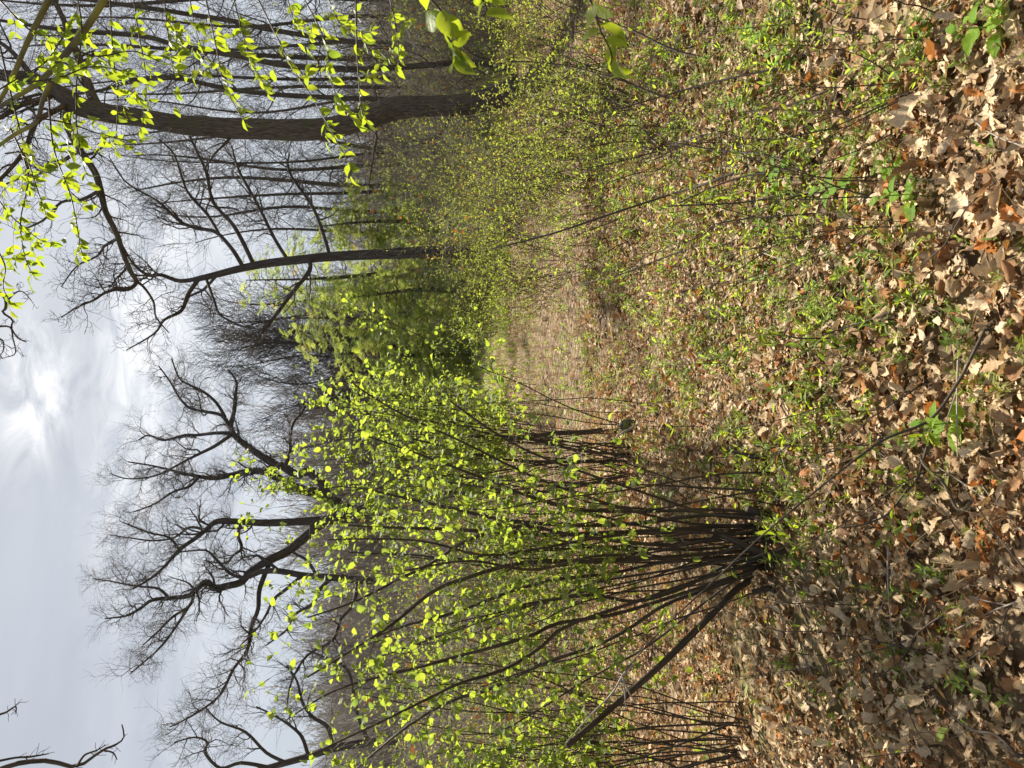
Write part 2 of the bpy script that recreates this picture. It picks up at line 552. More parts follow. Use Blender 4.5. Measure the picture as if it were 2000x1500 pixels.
# ------------------------------------------------------------------ leaf and tuft shapes (blade length 1 along +Y)
def blade(stations, fold=0.15, bend=0.2, twist=0.0, wob=0.0, seed=0, petiole=0.0):
    """stations: (y, half width). One strip left and right of the midrib."""
    r = np.random.default_rng(seed)
    v, q = [], []
    for i, (y, w) in enumerate(stations):
        zb = -bend * y * y + 0.02 * math.sin(9 * y + seed)
        tw = twist * (y - 0.4)
        a, b = r.normal(0, wob), r.normal(0, wob)
        v += [(-w, y, zb + fold * w - tw * w + a), (0, y, zb), (w, y, zb + fold * w + tw * w + b)]
    for i in range(len(stations) - 1):
        k = 3 * i
        q += [(k, k + 1, k + 4, k + 3), (k + 1, k + 2, k + 5, k + 4)]
    if petiole:
        k = len(v)
        v += [(-.012, -petiole, 0), (.012, -petiole, 0), (.012, 0.02, 0), (-.012, 0.02, 0)]
        q.append((k, k + 1, k + 2, k + 3))
    return np.array(v), np.array(q)


def oak_leaf(seed):
    r = np.random.default_rng(100 + seed)
    st = []
    n = 11
    for i in range(n):
        t = i / (n - 1)
        env = 0.34 * (math.sin(math.pi * min(1, t * 0.86 + 0.06)) ** 0.9) * (0.45 + 0.75 * t)
        lobe = 1.0 if i % 2 == 1 else 0.5
        w = env * lobe * r.uniform(.85, 1.15) + 0.012
        if i == n - 1:
            w = 0.05
        st.append((t + (0.02 if i % 2 else -0.01), w))
    return blade(st, fold=r.uniform(-1.0, 1.0), bend=r.uniform(-.8, .7), twist=r.uniform(-1.3, 1.3), wob=0.06, seed=seed, petiole=0.12)


def beech_leaf(seed):                        # plain oval dead leaf
    r = np.random.default_rng(200 + seed)
    st = [(0, .02), (.12, .17), (.3, .29), (.5, .33), (.7, .27), (.87, .14), (1, .01)]
    return blade(st, fold=r.uniform(-.9, .9), bend=r.uniform(-.5, .5), twist=r.uniform(-.8, .8), wob=0.03, seed=seed, petiole=0.15)


def hazel_blade(seed):
    r = np.random.default_rng(300 + seed)
    st = [(0, .02), (.08, .26), (.25, .40), (.5, .45), (.72, .36), (.88, .19), (1, .01)]
    return blade(st, fold=r.uniform(.1, .75), bend=r.uniform(.05, .5), twist=r.uniform(-.3, .3), wob=0.02, seed=seed, petiole=0.2)


def cherry_blade(seed):
    r = np.random.default_rng(400 + seed)
    st = [(0, .015), (.12, .14), (.3, .25), (.5, .28), (.7, .22), (.87, .1), (1, .005)]
    return blade(st, fold=r.uniform(.2, .8), bend=r.uniform(0, .35), twist=r.uniform(-.3, .3), wob=0.012, seed=seed, petiole=0.15)


def lance_blade(seed):
    r = np.random.default_rng(500 + seed)
    st = [(0, .02), (.2, .12), (.45, .17), (.72, .12), (1, .005)]
    return blade(st, fold=r.uniform(.2, .8), bend=r.uniform(-.1, .5), twist=0, wob=0.0, seed=seed)


def nettle_blade(seed):
    st = []
    for i in range(11):
        t = i / 10
        w = 0.40 * math.sin(math.pi * (0.1 + 0.88 * t)) ** 0.8 * (1.15 - .5 * t) * (1.0 if i % 2 else 0.82)
        st.append((t, max(w, .01) if i < 10 else .005))
    return blade(st, fold=.3, bend=.35, wob=.015, seed=seed, petiole=.25)


def merge(parts):
    V, Q, b = [], [], 0
    for v, q in parts:
        V.append(v)
        Q.append(np.asarray(q) + b)
        b += len(v)
    return np.concatenate(V), np.concatenate(Q)


def xform(v, ydir, nrm, loc, s):
    e = frame_euler(np.array([ydir], float), np.array([nrm], float))[0]
    Rm = np.array(Matrix.Rotation(e[2], 3, 'Z') @ Matrix.Rotation(e[1], 3, 'Y') @ Matrix.Rotation(e[0], 3, 'X'))
    return v * s @ Rm.T + np.asarray(loc)


def thin_strip(p0, p1, w):
    p0, p1 = np.array(p0, float), np.array(p1, float)
    a = np.array([w, 0, 0])
    b = np.array([0, w, 0])
    v = np.array([p0 - a, p0 + a, p1 + a * .6, p1 - a * .6, p0 - b, p0 + b, p1 + b * .6, p1 - b * .6])
    return v, np.array([(0, 1, 2, 3), (4, 5, 6, 7)])


def sprig_leaf_frames(seed, pairs, h):
    """Opposite pairs of small leaves up a short stem: list of (ydir, normal, loc, size)."""
    r = np.random.default_rng(600 + seed)
    lean = r.normal(0, .25, 2)
    out = []
    for i in range(pairs):
        t = (i + 1) / pairs
        z = h * t
        a0 = i * math.pi / 2 + r.normal(0, .3)
        sz = (0.75 if i < pairs - 1 else .6) * r.uniform(.7, 1.1)
        el = 0.15 + 0.75 * t
        for s in (0, math.pi):
            a = a0 + s + r.normal(0, .2)
            d = np.array([math.cos(a) * math.cos(el), math.sin(a) * math.cos(el), math.sin(el)])
            out.append((d, np.array([-d[0] * d[2], -d[1] * d[2], 1 - d[2] ** 2]) + r.normal(0, .15, 3), np.array([lean[0] * z, lean[1] * z, z]), sz))
    return out, np.array([lean[0] * h, lean[1] * h, h])


def sprig(seed, pairs=4, h=1.2):
    fr, top = sprig_leaf_frames(seed, pairs, h)
    parts = [thin_strip((0, 0, -.2), top, .025)]
    for i, (d, nr, loc, sz) in enumerate(fr):
        v, q = lance_blade(seed * 20 + i)
        parts.append((xform(v, d, nr, loc, sz), q))
    return merge(parts)


def round_sprig(seed):
    """A few heart-shaped leaves on stalks of their own, close to the ground."""
    r = np.random.default_rng(660 + seed)
    parts = []
    for i in range(6):
        a = i * 1.05 + r.normal(0, .2)
        top = np.array([math.cos(a) * r.uniform(.2, .6), math.sin(a) * r.uniform(.2, .6), r.uniform(.3, .8)])
        parts.append(thin_strip((0, 0, -.1), top, .018))
        parts.append((xform(hazel_blade(40 + seed * 7 + i)[0][:21], np.array([math.cos(a), math.sin(a), r.uniform(-.2, .4)]), np.array([r.normal(0, .3), r.normal(0, .3), 1]), top, r.uniform(.24, .4)), hazel_blade(0)[1][:12]))
    return merge(parts)


def tuft(seed, n=12, spread=.5, w=.012):
    r = np.random.default_rng(700 + seed)
    parts = []
    for i in range(n):
        a = r.uniform(0, 6.28)
        L = r.uniform(.5, 1.0)
        out = r.uniform(.15, 1) * spread
        v, q = [], []
        base = r.normal(0, .06, 2)
        for k in range(5):
            t = k / 4
            rad = out * t ** 1.6 * L
            z = L * (t - 0.45 * out * t ** 2.5)
            ww = w * (1 - t * .85)
            cx, cy_ = base[0] + math.cos(a) * rad, base[1] + math.sin(a) * rad
            v += [(cx - math.sin(a) * ww, cy_ + math.cos(a) * ww, z), (cx + math.sin(a) * ww, cy_ - math.cos(a) * ww, z)]
        for k in range(4):
            q.append((2 * k, 2 * k + 1, 2 * k + 3, 2 * k + 2))
        parts.append((np.array(v), np.array(q)))
    return merge(parts)


def proto(name, vq, mat):
    me = fast_mesh(name, vq[0], vq[1])
    me.materials.append(mat)
    return me


OAK = [proto('oak_leaf', oak_leaf(i), M['litter']) for i in range(9)]
OVAL = [proto('oval_leaf', beech_leaf(i), M['litter']) for i in range(5)]


def rolled_leaf(seed):
    """Dead leaf curled into a half tube."""
    r = np.random.default_rng(230 + seed)
    v, q = [], []
    for i in range(6):
        t = i / 5
        w = (.06 + .3 * math.sin(math.pi * (.05 + .9 * t))) * (1 if i % 2 else .75)
        for k in range(5):
            a = (k - 2) * (.55 + .25 * r.random())
            v.append((w * math.sin(a) * .8, t, .30 * w / .3 * (1 - math.cos(a)) + r.normal(0, .02) - .25 * t * t))
    for i in range(5):
        for k in range(4):
            b = i * 5 + k
            q.append((b, b + 1, b + 6, b + 5))
    return np.array(v), np.array(q)


def crumb(seed):
    """Torn fragment of a leaf."""
    r = np.random.default_rng(260 + seed)
    a = np.sort(r.uniform(0, 6.28, 7))
    v = [(0, 0, 0)] + [(.32 * math.cos(t) * r.uniform(.6, 1.3), .32 * math.sin(t) * r.uniform(.6, 1.3), r.normal(0, .06)) for t in a]
    return np.array(v), np.array([(0, 1, 2, 3), (0, 3, 4, 5), (0, 5, 6, 7)])


ROLLED = [proto('rolled_leaf', rolled_leaf(i), M['litter']) for i in range(4)]
CRUMB = [proto('leaf_crumb', crumb(i), M['litter']) for i in range(4)]
LITTER = OAK + OVAL + ROLLED + CRUMB
HAZEL = [proto('hazel_leaf', hazel_blade(i), M['hazel_leaf']) for i in range(5)]
CHERRY = [proto('cherry_leaf', cherry_blade(i), M['cherry_leaf']) for i in range(5)]
LANCE_SAPLING = [proto('sapling_leaf', lance_blade(30 + i), M['cherry_leaf']) for i in range(4)]  # lance blades in the cherry-leaf colour, for the sapling shoots
LANCE = [proto('lance_leaf', lance_blade(i), M['ground_leaf']) for i in range(4)]
NETTLE = [proto('nettle_blade', nettle_blade(i), M['nettle_leaf']) for i in range(3)]
SPRIG = [proto('sprig', sprig(i, 3 + i % 3, .9 + .3 * (i % 3)), M['ground_leaf']) for i in range(6)]
SPRIG += [proto('round_sprig', round_sprig(i), M['ground_leaf']) for i in range(2)]
SMALL = [proto('small_leaf', cherry_blade(20 + i), M['ground_leaf']) for i in range(3)]
TUFT_DRY = [proto('dry_tuft', tuft(i, 11, .9), M['straw']) for i in range(3)]
TUFT_GREEN = [proto('green_tuft', tuft(10 + i, 14, .7, .016), M['grass']) for i in range(3)]

# ------------------------------------------------------------------ geometry-node scatter for uncountable stuff
PROTO_OBJ = {}


def proto_obj(me):
    if me.name not in PROTO_OBJ:
        PROTO_OBJ[me.name] = bpy.data.objects.new('source_' + me.name, me)
    return PROTO_OBJ[me.name]


def scatter(name, pts, eul, scl, rnd, protos, parent=None):
    off = OFF[parent.name] if parent is not None else np.zeros(3)
    n = len(pts)
    me = fast_mesh(name, np.asarray(pts) - off, attrs={
        'rot': ('FLOAT_VECTOR', eul), 'scl': ('FLOAT', scl), 'rnd': ('FLOAT', rnd), 'pick': ('INT', rng.integers(0, len(protos), n))})
    o = link(name, me, None, parent)
    ng = bpy.data.node_groups.new(name + '_nodes', 'GeometryNodeTree')
    ng.interface.new_socket('Geometry', in_out='INPUT', socket_type='NodeSocketGeometry')
    ng.interface.new_socket('Geometry', in_out='OUTPUT', socket_type='NodeSocketGeometry')
    n_, l_ = ng.nodes, ng.links
    gi, go = n_.new('NodeGroupInput'), n_.new('NodeGroupOutput')
    inst = n_.new('GeometryNodeInstanceOnPoints')
    gti = n_.new('GeometryNodeGeometryToInstance')
    for me_ in protos:
        oi = n_.new('GeometryNodeObjectInfo')
        oi.inputs['Object'].default_value = proto_obj(me_)
        l_.new(oi.outputs['Geometry'], gti.inputs[0])

    def attr(nm, typ):
        a = n_.new('GeometryNodeInputNamedAttribute')
        a.data_type = typ
        a.inputs['Name'].default_value = nm
        return [s for s in a.outputs if s.enabled and s.name == 'Attribute'][0]
    l_.new(gi.outputs[0], inst.inputs['Points'])
    l_.new(gti.outputs[0], inst.inputs['Instance'])
    inst.inputs['Pick Instance'].default_value = True
    l_.new(attr('pick', 'INT'), inst.inputs['Instance Index'])
    e2r = n_.new('FunctionNodeEulerToRotation')
    l_.new(attr('rot', 'FLOAT_VECTOR'), e2r.inputs[0])
    l_.new(e2r.outputs[0], inst.inputs['Rotation'])
    l_.new(attr('scl', 'FLOAT'), inst.inputs['Scale'])
    l_.new(inst.outputs[0], go.inputs[0])
    md = o.modifiers.new('scatter', 'NODES')
    md.node_group = ng
    o['kind'] = 'stuff'
    return o


# ------------------------------------------------------------------ ground
def build_ground():
    ys = np.concatenate([np.arange(-4, 9, .11), np.arange(9, 22, .35), np.arange(22, 60, 2.0), np.arange(60, 165, 8.0)])
    xs = np.concatenate([-np.geomspace(8, 165, 40)[::-1], np.arange(-7.8, 7.9, .14), np.geomspace(8, 165, 40)])
    X, Y = np.meshgrid(xs, ys)
    Z = gz(X, Y)
    near = (np.abs(X) < 8) & (Y < 9)
    Z = Z + near * rng.normal(0, .006, Z.shape)
    v = np.stack([X, Y, Z], -1).reshape(-1, 3)
    nx, ny = len(xs), len(ys)
    i = (np.arange(ny - 1)[:, None] * nx + np.arange(nx - 1)[None, :]).reshape(-1)
    q = np.stack([i, i + 1, i + nx + 1, i + nx], 1)
    o = link('ground', fast_mesh('ground', v, q), ground_mat())
    tag(o, 'leaf-strewn brown woodland floor', kind='structure')
    return o


ground = build_ground()


def green_density(x, y):
    d = np.zeros_like(x) + 0.035
    for px, py, s, w in ((1400, 260, .9, 2.6), (1320, 120, .9, 1.3), (1270, 380, .9, 1.1), (1520, 300, .5, 1.1), (1550, 640, .38, 1.9), (1490, 720, .35, 1.0),
                         (1560, 900, .30, 1.5), (1640, 760, .3, 1.0), (1700, 880, .3, .5), (1780, 1130, .25, .3), (1720, 1020, .2, .3), (1690, 420, .3, .5), (1760, 150, .3, .4),
                         (1550, 120, .4, .4), (1860, 620, .2, .5), (1950, 100, .15, .6), (1150, 300, 1.5, .8), (1100, 450, 2.0, .9), (1150, 1350, 1.0, .4), (1260, 420, .5, .6), (1350, 1340, .5, .3),
                         (1620, 460, .25, .6), (1320, 660, .3, .3), (1800, 620, .2, .4), (1890, 1250, .15, .3), (1760, 1290, .2, .2)):
        c = G(px, py)
        d = d + w * np.exp(-((x - c[0]) ** 2 + (y - c[1]) ** 2) / (2 * s * s))
    return d * (1 - .85 * np.exp(-((x + .75) ** 2 + (y - 2.9) ** 2) / .35))


def in_path(x, y):
    c = 0.30 + 0.028 * (y - 5)
    return np.exp(-((x - c) / (0.42 + .012 * y)) ** 2) * np.clip((y - 3.8) / 1.5, 0, 1)


def sample_field(n, y0, y1, pw=1.0, margin=1.4):
    """n random ground points in the widening field before the camera, between distances y0 and y1."""
    y = y0 + (y1 - y0) * rng.random(n) ** pw
    hw = 0.58 * y + margin
    x = (rng.random(n) * 2 - 1) * hw
    keep = rng.random(n) < (hw / (0.58 * y1 + margin)) if pw == 1.0 else np.ones(n, bool)
    return x[keep], y[keep]


def litter():
    P_, E_, S_, R_ = [], [], [], []
    for n, y0, y1, lift in ((46000, 0.7, 3.2, .055), (80000, 3.2, 7, .06), (90000, 7, 20, .06), (4000, 20, 40, .04)):
        x, y = sample_field(n, y0, y1)
        pth = in_path(x, y)
        soil = np.clip(np.sin(2.9 * x + 1.1 * np.sin(3.1 * y)) * np.sin(3.7 * y + 1.7 * np.sin(2.3 * x) + 2) - .35, 0, 1) * 1.3
        keep = (rng.random(len(x)) > pth * np.clip((y - 4) / 6, .2, .8)) & (rng.random(len(x)) > soil)
        x, y = x[keep], y[keep]
        k = len(x)
        z = gz(x, y) + rng.random(k) ** 1.5 * lift + 0.004
        yaw = rng.random(k) * 6.283
        tilt = np.abs(rng.normal(0, .5, k))
        ta = rng.random(k) * 6.283
        nr = np.stack([np.sin(tilt) * np.cos(ta), np.sin(tilt) * np.sin(ta), np.cos(tilt) * np.where(rng.random(k) < .4, -1, 1)], 1)
        yd = np.stack([np.cos(yaw), np.sin(yaw), np.zeros(k)], 1)
        yd = yd - (yd * nr).sum(1, keepdims=True) * nr
        P_.append(np.stack([x, y, z], 1))
        E_.append(frame_euler(yd, nr))
        S_.append((.017 + .051 * rng.random(k) ** 2.2) * np.where(y > 12, 1.25, np.where(y > 6, 1.05, 1)))
        rr = rng.random(k) ** 1.15
        R_.append(np.clip(rr, 0, .999))
    Pt, E, Sc, R = map(np.concatenate, (P_, E_, S_, R_))
    # the nearest large leaves lying in view and on top are objects of their own
    d = Pt - np.array([0, 0, EYE])
    dep = d @ FWD
    uu, vv_ = (d @ RIGHT) / dep * F + 750, 1000 - (d @ UPV) / dep * F
    top = Pt[:, 2] - gz(Pt[:, 0], Pt[:, 1])
    score = Sc / dep * (top > .018) * (uu > 10) * (uu < 1490) * (vv_ < 1985) * (vv_ > 1000) * (dep > 0.3)
    big = np.argsort(-score)[:285]
    for i in big:
        place('oak_leaf', (OAK + ROLLED[:3])[int(rng.integers(len(OAK) + 3))], Pt[i] + np.array([0, 0, .012]), tuple(E[i]), Sc[i] * 1.05, None, ground, R[i])
    # broken sticks among the leaves
    k = 2600
    x, y = sample_field(k, .9, 9)
    k = len(x)
    sv, sq, st_ = tube_arrays([(resample(np.array([(0, 0, 0), (.03, .3, .03), (-.02, .65, 0), (.02, 1, .04)]), 7), np.linspace(.010, .005, 7))], 4)
    sm = fast_mesh('stick', sv, sq, None, {'tc': ('FLOAT_VECTOR', st_)})
    sm.materials.append(M['twig'])
    sv2, sq2, st2 = tube_arrays([(resample(np.array([(0, 0, 0), (.05, .4, .0), (.0, 1, .03)]), 6), np.linspace(.012, .004, 6)), (np.array([(.05, .4, 0), (.14, .6, .03), (.2, .72, .05)]), np.array([.007, .005, .003]))], 4)
    sm2 = fast_mesh('stick', sv2, sq2, None, {'tc': ('FLOAT_VECTOR', st2)})
    sm2.materials.append(M['dead'])
    scatter('broken_sticks', np.stack([x, y, gz(x, y) + .03 + .03 * rng.random(k)], 1), np.stack([rng.normal(0, .12, k), rng.normal(0, .12, k), rng.random(k) * 6.28], 1), .08 + .3 * rng.random(k) ** 2, rng.random(k), [sm, sm, sm2], ground)
    rest = np.ones(len(Pt), bool)
    rest[big] = False
    scatter('leaf_litter', Pt[rest], E[rest], Sc[rest], R[rest], LITTER, ground)


litter()


def ground_plants():
    # green sprigs
    xs, ys = [], []
    for n, y0, y1 in ((6500, .8, 3.2), (11000, 3.2, 7), (14000, 7, 18)):
        x, y = sample_field(n, y0, y1)
        clump = 0.12 + 1.5 * np.clip(np.sin(5.1 * x + 1.3 * y + np.sin(3 * y)) * np.sin(4.3 * y - 2.2 * x + 1 + np.sin(4 * x)) + .25, 0, 1) ** 1.3
        keep = rng.random(len(x)) < np.clip(green_density(x, y) * clump * .8, 0, 1) * (1 - .6 * in_path(x, y))
        xs.append(x[keep])
        ys.append(y[keep])
    x, y = np.concatenate(xs), np.concatenate(ys)
    k = len(x)
    pts = np.stack([x, y, gz(x, y) + .015], 1)
    eul = np.stack([rng.normal(0, .3, k), rng.normal(0, .3, k), rng.random(k) * 6.28], 1)
    scl = (.024 + .048 * rng.random(k) ** 1.6) * np.where(y < 2.6, .85, 1)
    r = rng.random(k)
    d = pts - np.array([0, 0, EYE])
    dep = d @ FWD
    uu, vv_ = (d @ RIGHT) / dep * F + 750, 1000 - (d @ UPV) / dep * F
    score = scl / dep * (uu > 20) * (uu < 1480) * (vv_ < 1970)
    big = np.argsort(-score)[:70]
    for i in big:
        t = empty('leafy_sprig', pts[i], 'small bright green leafy sprig growing up through the dry leaf litter', 'sprig', 'green sprigs among the dry leaves')
        sd_, s = int(rng.integers(50)), scl[i] * 1.1
        fr, tp = sprig_leaf_frames(sd_, 3, 1.0)
        base = pts[i]
        tubes('stem', [(np.array([base - [0, 0, .02], base + tp * s * .5, base + tp * s]), np.array([.0015, .0012, .0008]))], M['twig'], t, 4)
        for (dd, nr, loc, sz) in fr:
            e = frame_euler(np.array([dd]), np.array([nr]))[0]
            place('leaf', LANCE[int(rng.integers(4))], base + loc * s, tuple(e), sz * s, None, t, r[i])
    rest = np.ones(k, bool)
    rest[big] = False
    o = scatter('ground_cover', pts[rest], eul[rest], scl[rest], r[rest], SPRIG)
    tag(o, 'low bright green ground cover growing through the leaf litter', 'ground cover')
    # grasses
    for nm, prot, cnt, lab, size, green in (('dry_grass', TUFT_DRY, 22000, 'thin tangled blades of dry straw coloured grass', (.07, .22), False),
                                            ('green_grass', TUFT_GREEN, 8000, 'fresh green grass tufts along the path', (.06, .16), True)):
        x, y = sample_field(cnt, 1.0, 22)
        if green:
            w = .14 + .8 * in_path(x + .25, y) + .25 * np.exp(-((x - .1) / .5) ** 2 - ((y - 4.3) / .9) ** 2)
        else:
            w = .26 + 1.1 * in_path(x, y) * np.clip((y - 4) / 5, .3, 1)
        keep = rng.random(len(x)) < w
        x, y = x[keep], y[keep]
        k = len(x)
        o = scatter(nm, np.stack([x, y, gz(x, y)], 1), np.stack([rng.normal(0, .35, k), rng.normal(0, .35, k), rng.random(k) * 6.28], 1),
                    rng.uniform(*size, k), rng.random(k), prot)
        tag(o, lab, 'grass')
    k = 1500
    x, y = sample_field(k, .9, 7)
    k = len(x)
    sv, sq, st_ = tube_arrays([(resample(np.array([(0, 0, 0), (.02, .35, .06), (-.03, .7, .08), (.02, 1, .02)]), 8), np.linspace(.006, .002, 8))], 3)
    sm = fast_mesh('stalk', sv, sq, None, {'tc': ('FLOAT_VECTOR', st_)})
    sm.materials.append(M['straw'])
    o = scatter('straw_stalks', np.stack([x, y, gz(x, y) + .03], 1), np.stack([rng.normal(.15, .25, k), rng.normal(0, .2, k), rng.random(k) * 6.28], 1), .12 + .3 * rng.random(k) ** 1.5, rng.random(k), [sm])
    tag(o, 'long thin pale straw stalks lying over the leaf litter', 'straw')
    # tall pale grass on the far meadow
    k = 9000
    x = rng.uniform(-14, 22, k)
    y = rng.uniform(15, 48, k)
    o = scatter('meadow_grass', np.stack([x, y, gz(x, y)], 1), np.stack([rng.normal(0, .2, k), rng.normal(0, .2, k), rng.random(k) * 6.28], 1),
                rng.uniform(.2, .5, k), rng.random(k), TUFT_DRY + TUFT_GREEN)
    tag(o, 'pale dry meadow grass beyond the trees', 'grass')


ground_plants()

# ------------------------------------------------------------------ branching
def grow(out, start, d, length, rad, level, maxlev, R, wig=.22, up=.05, nchild=(7, 6, 5), ang=(.6, 1.1), ratio=(.35, .6), rmin=.004, steps=None, first=.2, taper=.25):
    """A crooked branch with side branches; out[level] collects (points, radii)."""
    n = steps or max(3, 7 - level)
    x, y, z = start
    dx, dy, dz = d
    st = length / n
    pts, dirs = [(x, y, z)], [(dx, dy, dz)]
    for i in range(n):
        dx += R.gauss(0, wig)
        dy += R.gauss(0, wig)
        dz += R.gauss(0, wig) + up
        L = math.sqrt(dx * dx + dy * dy + dz * dz)
        dx, dy, dz = dx / L, dy / L, dz / L
        x, y, z = x + dx * st, y + dy * st, z + dz * st
        pts.append((x, y, z))
        dirs.append((dx, dy, dz))
    tip = max(rmin * .6, rad * taper)
    rads = [rad + (tip - rad) * i / n for i in range(n + 1)]
    out.setdefault(level, []).append((pts, rads))
    if level < maxlev:
        side_branches(out, pts, rads, length, level, maxlev, R, wig, up, nchild, ang, ratio, rmin, first)


def side_branches(out, pts, rads, length, level, maxlev, R, wig, up, nchild, ang, ratio, rmin, first=.2, scale=1.0):
    n = len(pts) - 1
    c = nchild[min(level, len(nchild) - 1)]
    c = max(1, int(c * R.uniform(.75, 1.25)))
    for j in range(c):
        f = first + (1 - first) * (j + R.random()) / c
        k = min(n - 1, int(f * n))
        g = f * n - k
        a, b = pts[k], pts[k + 1]
        s = tuple(a[i] + (b[i] - a[i]) * g for i in range(3))
        t = [b[i] - a[i] for i in range(3)]
        L = math.sqrt(sum(v * v for v in t)) + 1e-9
        t = [v / L for v in t]
        ax = [R.gauss(0, 1) for _ in range(3)]
        dp = sum(ax[i] * t[i] for i in range(3))
        ax = [ax[i] - dp * t[i] for i in range(3)]
        La = math.sqrt(sum(v * v for v in ax)) + 1e-9
        an = R.uniform(*ang)
        if j == c - 1:
            an *= .4
        d = [t[i] * math.cos(an) + ax[i] / La * math.sin(an) for i in range(3)]
        ln = length * R.uniform(*ratio) * (1.15 - .5 * f) * scale
        r = max(rmin, min(rads[k] * R.uniform(.4, .65), ln * (.034 if level == 0 else .027)))
        grow(out, s, d, ln, r, level + 1, maxlev, R, wig, up, nchild, ang, ratio, rmin, first=.15)


def collect(out, lo, hi=9):
    res = []
    for lv, lst in out.items():
        if lo <= lv <= hi:
            res += [(np.array(p), np.array(r)) for p, r in lst]
    return res


def trace(tr, Y0, Y1=None, n=None, wob=0.0, seed=0):
    """Photo points (x, y, width in pixels) carried to distance Y0..Y1 -> points and radii."""
    r = np.random.default_rng(seed)
    k = len(tr)
    Y1 = Y0 if Y1 is None else Y1
    pts, rads = [], []
    for i, (px, py, w) in enumerate(tr):
        Y = Y0 + (Y1 - Y0) * i / max(1, k - 1) + (r.normal(0, wob) if 0 < i else 0)
        pts.append(P(px, py, Y))
        rads.append(w / F * Y / 2 * (.85 if Y > 30 else 1.0))
    return resample(pts, n or (k * 4 - 3), rads)


def split_crown(t, polys, rcut, bark, twig):
    """Stout side branches as parts of their own, the uncountable fine twigs as one crown."""
    big = sorted([a for a in polys if a[1][0] > rcut], key=lambda a: -a[1][0])
    for p, r in big[:60]:
        tubes('branch', [(p, r)], bark, t, 6)
    rest = big[60:] + [a for a in polys if a[1][0] <= rcut]
    o = tubes('crown', rest, twig, t, 3)
    o['kind'] = 'stuff'


def bare_tree(name, label, Y, trunk, limbs, group=None, bark='bark_oak', twig='twig_far', seed=1, lev=3, nchild=(12, 7, 5), reach=2.5, rmin=.007,
              wig=.25, up=.05, base=None, sides=10, ang=(.5, 1.15), cat='tree'):
    """A leafless tree from a traced trunk and traced limbs: > trunk, limb ..., crown (the fine branches)."""
    R = random.Random(seed)
    tp, tr = trunk
    b = np.array(tp[0])
    t = empty(name, b, label, cat, group)
    tubes('trunk', [(tp, tr)], M[bark], t, sides)
    out = {}
    for (lp, lr) in limbs:
        tubes('limb', [(lp, lr)], M[bark], t, 7)
        L = np.linalg.norm(np.diff(lp, axis=0), axis=1).sum()
        ks = np.linspace(0, len(lp) - 1, min(len(lp), 14)).astype(int)
        side_branches(out, [tuple(p) for p in lp[ks]], list(lr[ks]), reach, 0, lev, R, wig, up, (max(3, int(nchild[0] * L / (reach * 2.2))),) + tuple(nchild[1:]), ang, (.5, 1.05), rmin, first=.3)
    allp = collect(out, 1)
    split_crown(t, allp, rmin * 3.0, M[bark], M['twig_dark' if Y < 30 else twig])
    return t


def px_of(tr):
    return tr


